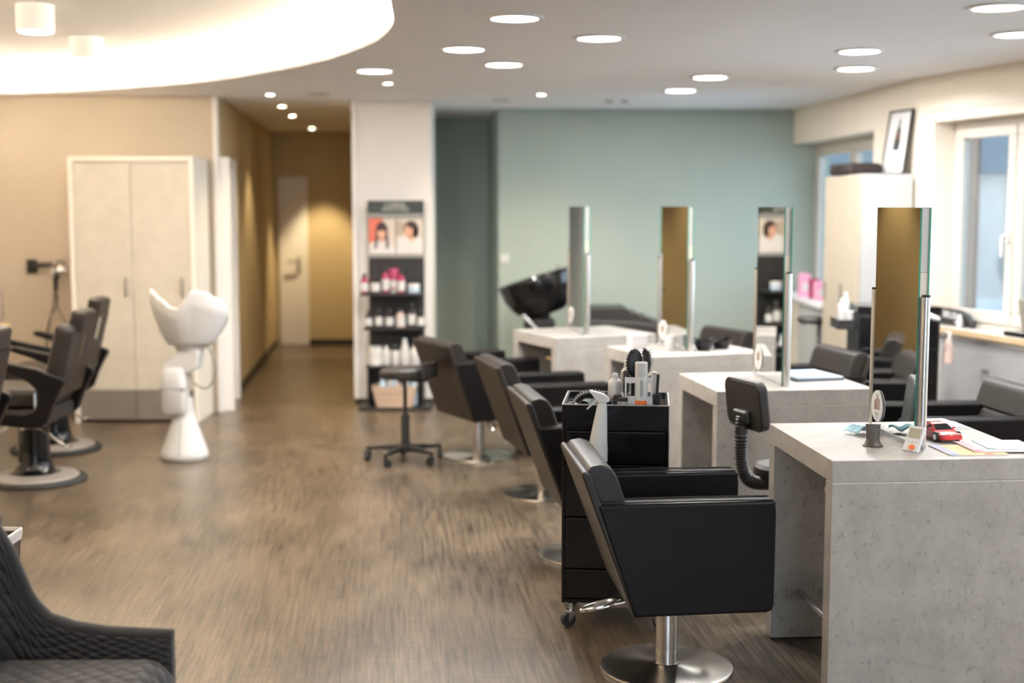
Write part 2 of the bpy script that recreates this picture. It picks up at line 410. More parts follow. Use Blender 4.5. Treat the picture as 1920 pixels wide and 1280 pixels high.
# lower ceiling with the free-form cove opening
hole = [(-.502, 5.6), (-.543, 6.236), (-.576, 6.516), (-.638, 6.822), (-.732, 7.159), (-.935, 7.664), (-1.147, 8.093), (-1.585, 8.746), (-2.056, 9.311),
        (-2.533, 9.73), (-3.013, 10.047), (-3.491, 10.287), (-3.954, 10.40), (-4.3, 10.2), (-4.42, 9.4), (-4.45, 7.0), (-4.42, 4.5), (-4.25, 3.2), (-3.7, 2.3), (-2.9, 2.0), (-2.0, 2.2), (-1.2, 3.0), (-.7, 4.0), (-.52, 4.9)]
hs_ = [p for p in smooth_path([Vector((*p, 0)) for p in hole + hole[:1]], 4)][:-1]
hp = [(p.x, p.y) for p in hs_]
def offset(poly, d):
    n = len(poly); out = []
    for i in range(n):
        a = Vector(poly[i - 1]); b = Vector(poly[(i + 1) % n]); t = (b - a).normalized()
        out.append((poly[i][0] + t.y * d, poly[i][1] - t.x * d))
    return out
area = sum(a[0] * b[1] - b[0] * a[1] for a, b in zip(hp, hp[1:] + hp[:1]))
SGN = 1 if area > 0 else -1
outer = [(-4.75, -2.3), (W3.x + .1, -2.3), (W3.x + .1, W3.y), (W1.x + .1, W1.y), (W0.x + .25, W0.y + .1), (-.1, 12.1), (-.1, 13.75), (-1.25, 13.75), (-1.6, 15.95), (-3.05, 15.95), (-2.85, 10.68), (-4.75, 10.68)]
cu = bpy.data.curves.new('ceil_c', 'CURVE'); cu.dimensions = '2D'; cu.fill_mode = 'BOTH'; cu.extrude = .01
for pl in (outer, hp):
    sp_ = cu.splines.new('POLY'); sp_.points.add(len(pl) - 1)
    for q, p in zip(sp_.points, pl): q.co = (p[0], p[1], 0, 1)
    sp_.use_cyclic_u = True
tmp = bpy.data.objects.new('tmp_c', cu); COL.objects.link(tmp)
me = bpy.data.meshes.new_from_object(tmp.evaluated_get(bpy.context.evaluated_depsgraph_get())); bpy.data.objects.remove(tmp)
me.materials.clear(); me.materials.append(m_ceil); me.transform(Matrix.Translation((0, 0, CZ + .01)))
o = bpy.data.objects.new('ceiling', me); COL.objects.link(o); struct(o)
# raised cove ceiling, its upstand, and the warm strip lying behind the lip
up = offset(hp, .16 * SGN)
struct(MB().poly([(p[0], p[1], CZ + .21) for p in up]).build('ceiling_cove', m_ceil, smooth=False))
n_ = len(up); b = MB()
for i in range(n_):
    a, c = up[i], up[(i + 1) % n_]
    b.quad((a[0], a[1], CZ + .02), (c[0], c[1], CZ + .02), (c[0], c[1], CZ + .21), (a[0], a[1], CZ + .21))
struct(b.build('trim_1', m_ceil))
st = offset(hp, .085 * SGN)
tag(MB().tube([(p[0], p[1], CZ + .036) for p in st], .012, 6, closed=True).build('cove_light_strip', m_cove), 'warm light strip hidden behind the curved lip of the ceiling cove', 'light strip')

# walls
quadwall('wall_back', (-5.0, 10.55), (-2.33, 10.60), 0, CZ, .12, m_peach)
quadwall('wall_left', (-4.7, -2.2), (-4.7, 10.6), 0, CZ, .12, m_peach)
struct(MB().box(-2.352, -2.312, 10.575, 10.64, 0, CZ).build('trim_2', m_trimw, bevel=.004))
# corridor
cL0 = Vector((-2.315, 10.64)); cL1 = Vector((-2.80, 15.72))
quadwall('wall_corridor_left', cL0, cL1, 0, CZ, .12, m_corr)
quadwall('wall_corridor_end', (-3.0, 15.72), (-1.55, 15.72), 0, CZ, .12, m_corr)
quadwall('wall_corridor_right', (-1.305, 11.6), (-1.69, 15.72), 0, CZ, .10, m_corr, -1)
struct(MB().box(-2.40, -1.75, 15.69, 15.72, 0, .075).build('baseboard_end', m_dark))
dd = (cL1 - cL0).normalized(); nn = Vector((dd.y, -dd.x))
q0 = cL0 + dd * .85; struct(MB().prism([q0, cL1, cL1 + nn * .015, q0 + nn * .015], 0, .07, 'z').build('baseboard_left', m_dark))
# door on the corridor's left side (open casing with grey-white leaf)
dr = thing('door_1', '', 'door', (cL0.x, cL0.y, 0), math.atan2(dd.y, dd.x)); del dr['category'], dr['label']; struct(dr)
MB().box(.0, .09, -.075, 0, 0, 2.03).box(.66, .76, -.05, 0, 0, 2.03).box(.09, .66, -.05, 0, 1.96, 2.03).build('door_frame', m_trimw, dr, bevel=.004)
MB().box(.09, .66, -.012, 0, .012, 1.955).build('door_leaf', m_lgrey, dr, bevel=.003)
# door at the corridor's end
dr = thing('door_2', '', 'door', (-2.735, 15.72, 0)); del dr['category'], dr['label']; struct(dr)
MB().box(0, .34, -.035, 0, .01, 1.98).build('door_leaf', m_wallwhite, dr, bevel=.004)
hb = MB().box(.215, .25, -.045, -.034, .86, 1.05).tube([(.235, -.04, 1.0), (.235, -.085, 1.0), (.225, -.095, 1.0), (.10, -.095, .995)], .011, 8)
hb.build('door_handle', m_handle, dr)
# pillar beside the product stand
struct(MB().box(-1.305, -.665, 11.02, 11.6, .05, CZ).build('pillar', m_wallwhite, smooth=False))
struct(MB().box(-1.302, -.67, 11.03, 11.6, 0, .05).build('baseboard_pillar', m_dark, smooth=False))
struct(MB().box(-1.312, -1.27, 11.0, 11.05, .05, CZ).build('trim_3', m_trimw, bevel=.004))
quadwall('wall_bay_left', (-.672, 11.6), (-.79, 13.16), 0, CZ, .08, m_wallwhite)
# sage green wall with a deeper bay on its left
struct(MB().prism([(-.12, 12.02), (2.85, 12.12), (2.85, 12.25), (-.03, 12.25), (-.12, 13.22), (-1.5, 13.22), (-1.5, 13.15), (-.235, 13.15)], 0, CZ, 'z').build('wall_green', m_green, smooth=False))
# window wall: far straight part and the part bending outward towards the camera, built in wall coordinates (x along, y outward)
def wall_windows(name, org, d, L, th, opens, mat, zs=.86, zl=2.20, y0=0.0):
    b = MB(); x = 0
    for a, c in opens + [(L, L)]:
        if a > x: b.box(x, a, y0, th, 0, CZ)
        if c > a: b.box(a, c, y0, th, 0, zs - .03).box(a, c, y0, th, zl, CZ)
        x = c
    o = b.build(name, mat, smooth=False); o.location = (org.x, org.y, 0); o.rotation_euler = (0, 0, math.atan2(d.y, d.x)); return struct(o)
dA = (W1 - W0).normalized(); LA = (W1 - W0).length
oA = [(0.0, 2.13)]; oB = [(.23, 2.25), (2.75, 4.75), (5.25, 7.25), (7.75, 9.75)]
wall_windows('wall_right_far', W0, dA, LA, .28, oA, m_cream)
wall_windows('wall_right_near', W1, dB, 11.77, .22, oB, m_cream)
wall_windows('wall_right_brick', W1, dB, 11.77, .36, oB, m_brick, y0=.225)
# groove line of the shutter box above the near windows
tb = MB()
for a, c in oB: tb.box(a - .1, c + .1, -.004, 0, 2.262, 2.268)
o = tb.build('trim_4', m_handle); o.location = (W1.x, W1.y, 0); o.rotation_euler = (0, 0, math.atan2(dB.y, dB.x)); struct(o)
def window(n, org, d, a, c, off, sashes, sill=True):
    t = thing('window_%d' % n, '', 'window', (org.x, org.y, 0), math.atan2(d.y, d.x)); del t['category'], t['label']; struct(t)
    z0, z1, fw, sw = .86, 2.20, .06, .075
    b = MB(); b.box(a, c, off, off + .06, z0, z0 + fw); b.box(a, c, off, off + .06, z1 - fw, z1); b.box(a, a + fw, off, off + .06, z0 + fw, z1 - fw); b.box(c - fw, c, off, off + .06, z0 + fw, z1 - fw)
    b.build('window_frame', m_pvc, t, bevel=.004)
    wd = (c - a - .09) / sashes
    for i in range(sashes):
        x0 = a + .045 + i * wd + .006; x1 = x0 + wd - .012; y0, y1 = off - .012, off + .045; za, zb = z0 + .04, z1 - .04
        b = MB().box(x0, x1, y0, y1, za, za + sw).box(x0, x1, y0, y1, zb - sw, zb).box(x0, x0 + sw, y0, y1, za + sw, zb - sw).box(x1 - sw, x1, y0, y1, za + sw, zb - sw)
        s = b.build('window_sash', m_pvc, t, bevel=.006)
        MB().box(x0 + sw - .004, x1 - sw + .004, off + .014, off + .02, za + sw - .004, zb - sw + .004).build('window_pane', m_glass, s, smooth=False)
        if i == 0 or i == sashes - 1:
            hx = x1 - sw / 2 if i == 0 else x0 + sw / 2
            MB().box(hx - .014, hx + .014, y0 - .012, y0, 1.42, 1.50).tube([(hx, y0 - .012, 1.46), (hx, y0 - .045, 1.46), (hx, y0 - .05, 1.45), (hx, y0 - .05, 1.33)], .009, 8).build('window_handle', m_white, s)
    if sill:
        MB().box(a - .05 if a > .1 else a, c + .05, -.045, off, .83, .86).build('window_sill', m_sill, t, bevel=.004)
        MB().box(a - .05 if a > .1 else a, c + .05, -.049, -.0452, .822, .858).build('sill_edge', m_wood, t)
window(1, W0, dA, 0.0, 2.13, .21, 2)
for i, (a, c) in enumerate(oB): window(i + 2, W1, dB, a, c, .15, 3)
# shop front behind the camera
fr = MB(); fy0, fy1 = -2.3, -2.2
fr.box(-4.75, W3.x, fy0, fy1, 0, .3).box(-4.75, W3.x, fy0, fy1, 2.3, CZ)
fr.box(-4.75, .2, fy0, fy1, .3, 2.3).box(1.9, W3.x, fy0, fy1, .3, 2.3)
struct(fr.build('wall_front', m_wallwhite, smooth=False))
# switch plate on the green wall
sk = thing('light_switch', 'small white switch plate on the sage green wall', 'switch', (-.07, 12.02, 1.17))
MB().box(-.042, .042, -.012, .0, -.042, .042).build('plate', m_white, sk, bevel=.005)
MB().box(-.026, .026, -.017, -.012, -.026, .026).build('rocker', m_lgrey, sk, bevel=.003)

# ------------------------------------------------------------------ ceiling lights
def downlight(x, y, label):
    t = thing('ceiling_downlight', label, 'ceiling light', (x, y, CZ), 0, 'large round ceiling downlights')
    prof = [(.105, 0), (.135, 0), (.137, -.005), (.130, -.010), (.112, -.010), (.106, -.004)]
    b = MB(); rings = [[(r * math.cos(2 * math.pi * i / 40), r * math.sin(2 * math.pi * i / 40), z) for i in range(40)] for r, z in prof]
    b.loft(rings, caps=False).build('trim_ring', m_trimw, t)
    MB().lathe([(.104, -.001), (.104, -.006), (.10, -.0075)], n=40).build('diffuser', m_panel, t)
    l = bpy.data.lights.new('downlight_lamp', 'AREA'); l.shape = 'DISK'; l.size = .19; l.energy = LAMP['panel_watts']; l.color = (1.0, .985, .965); l.spread = R(160 if x > 1.9 else 180)
    lo = bpy.data.objects.new('downlight_lamp', l); COL.objects.link(lo); lo.parent = t; lo.location = (0, 0, -.009)
    return t
for x, y, lb in [(.012, 6.21, 'large round downlight right of the cove edge, biggest of the middle pair'), (.446, 6.945, 'round downlight second from the cove, right of the biggest middle one'),
                 (-.264, 7.43, 'round downlight just right of the cove corner, in the third row'), (-.049, 8.23, 'round downlight close behind the one near the cove corner'),
                 (-.875, 8.62, 'round downlight furthest left, close to the curved cove edge'), (1.322, 9.04, 'round downlight above the third desk, right one of the farthest two'),
                 (1.255, 10.07, 'smallest round downlight, nearest to the green wall'), (1.931, 7.53, 'round downlight towards the windows, front one of the stacked two'),
                 (2.154, 8.48, 'round downlight close to the window wall, behind its twin'), (2.103, 5.88, 'round downlight cut by the top right corner of the photo'),
                 (2.529, 6.79, 'round downlight cut by the right photo edge, near the window wall')]:
    downlight(x, y, lb)
# unseen downlights, added to light the near desk and chairs
for x, y, lb in [(1.9, 3.0, 'added unseen downlight at the right of the camera'), (3.1, 3.4, 'added unseen downlight by the second window'),
                 (2.4, .7, 'added unseen downlight behind the camera on the desk side')]:
    downlight(x, y, lb)
def spot(x, y, label, lit=True):
    t = thing('ceiling_spot', label, 'ceiling light', (x, y, CZ), 0, 'small recessed ceiling spots')
    b = MB(); rings = [[(r * math.cos(2 * math.pi * i / 24), r * math.sin(2 * math.pi * i / 24), z) for i in range(24)] for r, z in [(.030, 0), (.046, 0), (.047, -.004), (.034, -.006), (.030, -.002)]]
    b.loft(rings, caps=False).build('trim_ring', m_alu, t)
    MB().lathe([(.030, -.001), (.030, -.0045), (.026, -.006)], n=24).build('lamp', m_spotlit if lit else m_lgrey, t)
for x, y, lb, lit in [(-.872, 9.5, 'small lit spot between cove and pillar, behind the leftmost downlight', True), (-1.87, 10.45, 'small lit spot in front of the corridor mouth', True),
                      (-1.988, 11.67, 'first small lit spot inside the corridor ceiling', True), (-2.102, 12.9, 'second small lit spot inside the corridor ceiling', True),
                      (-2.14, 13.9, 'unlit small spot in the corridor ceiling', False), (-2.22, 14.95, 'small lit spot deepest in the corridor, before the end wall', True),
                      (.227, 10.45, 'small lit spot in front of the sage green wall', True)]:
    spot(x, y, lb, lit)
def spotlight(name, loc, to, power, size, blend, col, rad=.03):
    l = bpy.data.lights.new(name, 'SPOT'); l.energy = power; l.spot_size = R(size); l.spot_blend = blend; l.color = col; l.shadow_soft_size = rad
    o = bpy.data.objects.new(name, l); COL.objects.link(o); o.location = loc
    o.rotation_euler = (Vector(to) - Vector(loc)).to_track_quat('-Z', 'Y').to_euler(); return o
warm = (1.0, .78, .45)
spotlight('corridor_spot_light', (-2.2, 15.15, CZ - .03), (-2.19, 15.42, 0), 60, 60, .5, warm)
spotlight('corridor_spot_light', (-2.102, 12.9, CZ - .03), (-2.25, 12.95, 0), 22, 80, .7, warm)
spotlight('corridor_spot_light', (-1.988, 11.67, CZ - .03), (-1.99, 11.67, 0), 16, 80, .7, warm)
spotlight('hall_spot_light', (-1.87, 10.45, CZ - .03), (-1.87, 10.45, 0), 16, 80, .7, warm)
spotlight('hall_spot_light', (-.872, 9.5, CZ - .03), (-.872, 9.6, 0), 16, 80, .7, warm)
spotlight('hall_spot_light', (.227, 10.45, CZ - .03), (.2, 11.0, 0), 30, 120, .8, warm)
for x, y, lb in [(-1.487, 10.36, 'flat round vent in the ceiling by the corridor mouth'), (-.087, 11.0, 'flat round vent in the ceiling before the green wall')]:
    v = MB().lathe([(.085, 0), (.085, -.008), (.07, -.012), (.05, -.010)], n=32).build('ceiling_vent', m_offw); v.location = (x, y, CZ); tag(v, lb, 'vent')
for x, y, lb in [(.80, 11.0, 'small white smoke detector, left one of two'), (.93, 11.0, 'small white smoke detector, right one of two')]:
    v = MB().lathe([(.045, 0), (.045, -.015), (.035, -.028), (.012, -.03)], n=24).build('smoke_detector', m_white); v.location = (x, y, CZ); tag(v, lb, 'smoke detector')
def cylinder_lamp(x, y, label):
    t = thing('cylinder_lamp', label, 'ceiling light', (x, y, CZ + .21), 0, 'surface mounted cylinder lamps in the cove')
    MB().lathe([(.1, 0), (.1, -.135), (.094, -.14)], n=40).build('housing', m_trimw, t)
    MB().lathe([(.088, -.1402), (.088, -.143), (.08, -.145)], n=40).build('diffuser', m_tubelit, t)
    l = bpy.data.lights.new('cylinder_lamp_light', 'AREA'); l.shape = 'DISK'; l.size = .16; l.energy = LAMP['tube_watts']; l.color = (1.0, .84, .62)
    lo = bpy.data.objects.new('cylinder_lamp_light', l); COL.objects.link(lo); lo.parent = t; lo.location = (0, 0, -.147)
cylinder_lamp(-2.55, 7.27, 'white cylinder lamp in the cove, front one of two')
cylinder_lamp(-2.72, 8.67, 'white cylinder lamp in the cove, rear one of two')
cylinder_lamp(-2.35, 5.85, 'added unseen cylinder lamp in the cove, middle of the row')  # this and the next two are unseen, added for warm light from the left
cylinder_lamp(-2.15, 4.4, 'added unseen cylinder lamp in the cove, above the quilted armchair')
cylinder_lamp(-1.95, 3.0, 'added unseen cylinder lamp in the cove, nearest to the camera')

# ------------------------------------------------------------------ outside the windows
struct(MB().box(1, 60, -20, 60, -.16, -.10).build('ground_outside', m_snow, smooth=False))
hb_ = thing('building_across', 'pale building with dark upper cladding across the street, seen through the windows', 'building', (9.2, 25, -.1), R(-20))
MB().box(-14, 12, 0, 5, 0, 2.33).build('lower_wall', m_facade, hb_, smooth=False)
MB().box(-14, 12, -.25, 5, 2.33, 6).build('upper_cladding', m_facade_dark, hb_, smooth=False)
for k in range(5):
    f_ = MB().box(-11.5 + k * 4.4, -9.9 + k * 4.4, -.05, .02, .9, 2.0).build('window', m_pvc, hb_, smooth=False)
    MB().box(-11.4 + k * 4.4, -10.0 + k * 4.4, -.07, -.04, 1.0, 1.9).build('pane', m_bluewhite, f_, smooth=False)
def parked_car(loc, rz, label):
    t = thing('parked_car', label, 'car', loc, rz)
    prof = [(-2.1, .35), (-2.15, .75), (-1.9, .95), (-1.2, 1.0), (-.7, 1.42), (.7, 1.45), (1.3, 1.0), (2.0, .88), (2.15, .6), (2.1, .35)]
    MB().prism(prof, -.85, .85, 'y').build('body', m_carpaint, t, bevel=.08)
    MB().prism([(-1.05, 1.0), (-.62, 1.36), (.62, 1.38), (1.1, 1.0)], -.87, .87, 'y').build('side_windows', m_darkblue, t, bevel=.02)
    for x in (-1.3, 1.3):
        for y in (-.78, .78): MB().lathe([(.32, -.1), (.34, -.06), (.34, .06), (.32, .1)], n=24, m=Matrix.Translation((x, y, .32)) @ Matrix.Rotation(R(90), 4, 'X')).build('wheel', m_rubber, t)
parked_car((7.9, 18.6, -.1), R(70), 'silver blue car parked outside, seen through the right window')
for x, y, s in [(6.6, 21.5, .8), (9.5, 22.5, 1.0)]:
    b = MB()
    for k in range(7): b.ball((random.uniform(-.7, .7) * s, random.uniform(-.5, .5) * s, (.5 + random.random() * .9) * s), .55 * s, n=8)
    o = b.build('snowy_bush', m_leaf); o.location = (x, y, -.1); tag(o, 'dull green bush outside, ' + ('nearer the window' if s == .8 else 'further from the window'), 'bush')

# ------------------------------------------------------------------ hydraulic styling chairs
def salon_chair(label, loc, rz, group='black styling chairs'):
    t = thing('styling_chair', label, 'salon chair', loc, rz, group)
    MB().lathe([(.236, 0), (.238, .004), (.236, .010), (.22, .013), (.05, .020), (.044, .024)], n=56).build('base_disc', m_steel, t)
    MB().lathe([(.040, .018), (.040, .16), (.0395, .162), (.0395, .285)], n=28).build('column', m_steel, t)
    MB().box(-.17, .28, -.2, .2, .283, .41).build('seat_shell', m_leather, t, bevel=.02)
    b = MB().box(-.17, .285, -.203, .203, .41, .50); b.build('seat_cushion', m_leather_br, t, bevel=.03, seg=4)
    prof = [(-.300, .664)] + arc(.293, .655, .012, 90, 10, 3) + [(.308, .62)] + arc(.278, .312, .028, 0, -85, 4) + [(-.150, .278)] + arc(-.163, .29, .012, -100, -150, 2)
    for s in (-1, 1):
        a = MB().prism(prof, min(s * .205, s * .292), max(s * .205, s * .292), 'y').build('arm_panel', m_leather, t, bevel=.014, seg=3)
        for yy in (s * .280, s * .217):
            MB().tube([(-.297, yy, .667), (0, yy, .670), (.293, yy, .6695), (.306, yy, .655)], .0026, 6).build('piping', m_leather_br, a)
    back = [(-.172, .276), (-.352, .765), (-.345, .778), (-.322, .770), (-.142, .276)]
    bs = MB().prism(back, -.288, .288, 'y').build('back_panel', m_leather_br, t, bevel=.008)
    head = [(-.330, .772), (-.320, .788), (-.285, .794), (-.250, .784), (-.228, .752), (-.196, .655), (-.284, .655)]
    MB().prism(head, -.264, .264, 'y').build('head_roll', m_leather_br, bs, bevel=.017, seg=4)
    low = [(-.281, .654), (-.206, .654), (-.118, .47), (-.10, .42), (-.193, .42)]
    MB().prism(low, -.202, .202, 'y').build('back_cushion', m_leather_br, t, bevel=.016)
    lv = MB().tube(smooth_path([(-.02, 0, .262), (-.12, -.02, .262), (-.2, -.03, .252)], 4), .009, 8)
    el = [(-.255 + .06 * math.cos(a), -.036 + .024 * math.sin(a), .246 + .016 * math.cos(a)) for a in [2 * math.pi * k / 18 for k in range(18)]]
    lv.tube(el, .008, 8, closed=True).build('pump_lever', m_chrome, t)
    return t
def chair_copy(label, loc, rz):
    c = dup(ch, label, loc, rz)
    for p in c.children:
        if p.name.startswith('pump_lever'): p.rotation_euler = (0, 0, R(75))   # lever left swung under the arm
ch = salon_chair('black styling chair in the front, beside the nearest concrete-look desk', (.555, 4.644, 0), R(5))
chair_copy('black styling chair second from the front on the aisle, behind the black trolley', (.365, 6.2, 0), R(9))
chair_copy('black styling chair third along the aisle, mostly hidden behind the second', (.185, 7.55, 0), R(14))
chair_copy('farthest black styling chair on the aisle, right of the wheeled stool', (-.22, 8.70, 0), R(27))
chair_copy('black styling chair between nearest desk and radiator, right of the tall front mirror', (2.17, 6.38, 0), R(180 + 7))
chair_copy('black styling chair on the window side, before the tall beige cabinet', (1.71, 7.95, 0), R(180 + 13))
chair_copy('black styling chair whose back shows behind the second farthest desk, near green wall', (1.26, 9.22, 0), R(180 + 25))

# ------------------------------------------------------------------ double-sided waterfall desks
TZ = .8245
def desk(label, x, y, ang, wd, d):
    t = thing('styling_desk', label, 'desk', (x, y, 0), R(ang), 'concrete-look styling desks')
    th = .072
    MB().box(0, wd, 0, d, TZ - th, TZ).build('desk_top', m_conc, t, bevel=.0025, seg=2)
    for y0 in (0, d - th):
        p = MB().box(.0015, wd - .0015, y0 + .0015, y0 + th - .0015, .008, TZ - th - .004).build('side_panel', m_conc, t, bevel=.002, seg=2)
        MB().box(.004, wd - .004, y0 + .003, y0 + th - .003, TZ - th - .0045, TZ - th + .0005).build('edge_strip', m_edge, p)
        MB().box(.01, wd - .01, y0 + .008, y0 + th - .008, 0, .009).build('plinth_foot', m_rubber, p)
    MB().box(.07, wd - .07, th - .001, .29, .660, .678).build('shelf', m_shelfwood, t, bevel=.002)
    for x0 in (.11, wd - .11):
        MB().tube([(x0, th - .002, .185), (x0, d - th + .002, .185)], .0145, 14).build('foot_rail', m_steel, t)
    return t
DK = [(1.041, 4.269, 4.6, .725, .755), (.915, 5.891, 8, .735, .66), (.764, 7.245, 20, .72, .62), (.275, 8.29, 24, .72, .66)]
dl = ['grey concrete-look desk nearest the camera, with red toy car on top', 'concrete-look desk second from the front, behind the ribbed stool',
      'concrete-look desk third from the front, carrying black tint bowls', 'farthest concrete-look desk, in front of the wash basin']
for (x, y, a, wd, d), lb in zip(DK, dl): desk(lb, x, y, a, wd, d)
def on_desk(k, u, v, z=TZ):
    x, y, a, wd, d = DK[k]; ca, sa = math.cos(R(a)), math.sin(R(a)); return (x + u * ca - v * sa, y + u * sa + v * ca, z)

# ------------------------------------------------------------------ standing double mirrors
def mirror(label, loc, rz):
    t = thing('styling_mirror', label, 'mirror', loc, rz, 'tall double-sided mirrors on the desks')
    hw, zt, zp = .205, .818, .517
    for s in (-1, 1):
        b = MB().box(s * .016 - .003, s * .016 + .003, -hw, hw, .012, zt)
        b.bm.normal_update()
        for f in b.bm.faces: f.material_index = 0 if abs(f.normal.x) > .5 else 1
        b.build('mirror_pane', [m_mirror, m_gedge], t, smooth=False)
    MB().box(-.0128, .0128, -hw + .004, hw - .004, .60, zt - .003).build('core_panel', m_core, t)
    MB().box(-.0128, .0128, -hw + .004, hw - .004, .012, .599).build('core_panel', m_core2, t)
    for s in (-1, 1):
        p = MB().lathe([(.0145, 0), (.0145, zp)], n=24).build('post', m_alu, t, loc=(-.011 if s > 0 else .002, s * (hw + .0175), 0))
        MB().lathe([(.0150, zp), (.0150, zp + .006), (.013, zp + .008)], n=24).build('post_cap', m_blk, p)
    MB().box(-.024, .024, -hw, hw, 0, .012).build('foot_rail', m_clear, t)
    # round advertising disc clipped to the lower far corner of the left face
    dz, dy = .092, hw - .062
    rot = frame_m((-.0195, dy, dz), (0, -1, 0), (0, 0, 1))
    dk = MB().lathe([(.057, 0), (.058, .0015), (.058, .0035), (.057, .005)], n=40, m=rot).build('logo_disc', m_white, t)
    b = MB(); zz = -.0054 - .0195
    for yy, w_, h0, h1 in ((.022, .009, -.012, .020), (.007, .008, -.014, .028), (-.006, .007, -.012, .018), (-.018, .012, -.016, .012)):
        b.box(zz, zz + .0008, dy - yy - w_ / 2, dy - yy + w_ / 2, dz + h0, dz + h1)
        b.ball((zz, dy - yy, dz + h1 + .004), (.001, .005, .006), n=8)
    b.build('logo_print', m_brownp, dk)
    b = MB()
    for z_, l_ in ((.041, .016), (-.026, .034), (-.033, .030), (-.042, .022)): b.box(zz, zz + .0006, dy - l_ / 2, dy + l_ / 2, dz + z_ - .0012, dz + z_ + .0012)
    b.build('logo_text', m_inkp, dk)
    return t
MR = [(4.7, 0), (6.4, 0), (15.4, 0), (7.2, 0)]
mlb = ['tall narrow mirror on the nearest desk, beside the red toy car', 'tall mirror on the second desk, reflecting the product stand',
       'tall mirror on the third desk, with brown reflection', 'tall mirror on the farthest desk, before the wash basin']
m0 = None
for k, lb in enumerate(mlb):
    x, y, a, wd, d = DK[k]; c = on_desk(k, wd / 2, d / 2)
    if k == 0: c = (1.378, 4.715, TZ)
    if k == 1: c = (1.232, 6.275, TZ)
    if k == 2: c = (.952, 7.725, TZ)
    if k == 3: c = (.440, 8.745, TZ)
    if m0 is None: m0 = mirror(lb, c, R(MR[k][0]))
    else:
        mc = dup(m0, lb, c, R(MR[k][0]))
        if k == 3: mc.scale = (1, 1.35, 1)

# ------------------------------------------------------------------ castors, trolleys
def caster(par, x, y, rz, fork=m_chrome, r=.030, top=.095):
    m = Matrix.Translation((x, y, 0)) @ Matrix.Rotation(rz, 4, 'Z')
    f = MB().lathe([(.007, r * 2 + .004), (.007, top)], n=12, m=m).box(-.014, .014, -.018, .018, r * 2, r * 2 + .007, m)
    for s in (-1, 1): f.prism([(-.014, r * 2 + .005), (.014, r * 2 + .005), (.020, r + .006), (.014, r - .006), (.004, r + .002)], s * .018 - .0015, s * .018 + .0015, 'y', m)
    c = f.build('caster', fork, par)
    w = Matrix.Translation((.012, 0, r)) @ Matrix.Rotation(R(90), 4, 'X')
    MB().lathe([(r * .55, -.013), (r * .9, -.013), (r, -.008), (r, .008), (r * .9, .013), (r * .55, .013)], n=22, m=m @ w).build('wheel', m_rubber, c)
    return c
def trolley(label, loc, rz, wd=.41, dp=.37, top=.888, z0=.105, drawers=((.66, .785), (.45, .655), (.245, .445), (.125, .24))):
    t = thing('salon_trolley', label, 'trolley', loc, rz)
    b = MB(); tk = .012
    b.box(0, tk, 0, dp, z0, top).box(wd - tk, wd, 0, dp, z0, top).box(tk, wd - tk, dp - tk, dp, z0, top).box(tk, wd - tk, .004, dp - tk, z0, z0 + .015)
    b.build('body', m_gloss, t, bevel=.002)
    MB().box(tk, wd - tk, 0, .012, top - .1, top).box(tk, wd - tk, .012, dp - tk, top - .022, top - .014).build('top_tray', m_gloss, t, bevel=.002)
    rb = MB(); 
    for bx in ((-.001, wd + .001, -.001, .004), (-.001, wd + .001, dp - .004, dp + .001), (-.001, .004, .004, dp - .004), (wd - .004, wd + .001, .004, dp - .004)): rb.box(*bx, top - .002, top + .002)
    rb.build('rim', m_grey, t)
    for a, c in drawers:
        d_ = MB().box(tk + .002, wd - tk - .002, -.003, dp - .03, a, c).build('drawer', m_gloss, t, bevel=.003)
        MB().box(tk + .006, wd - tk - .006, -.0045, -.0028, c - .004, c - .001).build('drawer_lip', m_blk, d_)
    for x in (.035, wd - .035):
        for y in (.035, dp - .035): caster(t, x, y, R(200 + x * 300))
    return t
TRZ = R(-6); TRL = (.193, 5.085)
trolley('glossy black drawer trolley behind the front chair, crowded with brushes and bottles', (*TRL, 0), TRZ)
def on_tr(u, v, z=.874): return (TRL[0] + u * math.cos(TRZ) - v * math.sin(TRZ), TRL[1] + u * math.sin(TRZ) + v * math.cos(TRZ), z)

def bottle(name, label, loc, h, r, body, cap=None, kind='round', lab=None, group=None, cat='bottle', rz=0):
    t = thing(name, label, cat, loc, rz, group)
    if kind == 'round': prof = [(r * .92, 0), (r, .004), (r, h * .60), (r * .93, h * .66), (r * .62, h * .74), (r * .42, h * .79), (r * .42, h * .82)]; cz = .82
    elif kind == 'dome': prof = [(r * .95, 0), (r, .004), (r, h * .62), (r * .97, h * .70), (r * .78, h * .79), (r * .5, h * .84), (r * .42, h * .86)]; cz = .86
    elif kind == 'cone': prof = [(r * .95, 0), (r, .005), (r * .98, h * .4), (r * .8, h * .62), (r * .5, h * .82), (r * .36, h * .90), (r * .34, h * .91)]; cz = .91
    elif kind == 'can': prof = [(r * .95, 0), (r, .004), (r, h * .72), (r * .96, h * .735)]; cz = .735
    elif kind == 'jar': prof = [(r * .95, 0), (r, .004), (r, h * .62), (r * .97, h * .66)]; cz = .66
    MB().lathe(prof, n=24).build('body', body, t)
    if kind in ('can', 'jar'): cp = [(r * 1.0, h * cz), (r * 1.01, h * (cz + .01)), (r * 1.0, h * .97), (r * .93, h)]
    else: cp = [(r * .48, h * cz), (r * .48, h * (cz + .02)), (r * .42, h * .97), (r * .36, h)]
    MB().lathe(cp, n=20).build('cap', cap or body, t)
    if lab: MB().lathe([(r * 1.01, h * .10), (r * 1.015, h * .12), (r * 1.015, h * .52), (r * 1.01, h * .54)], n=24).build('label', lab, t)
    return t

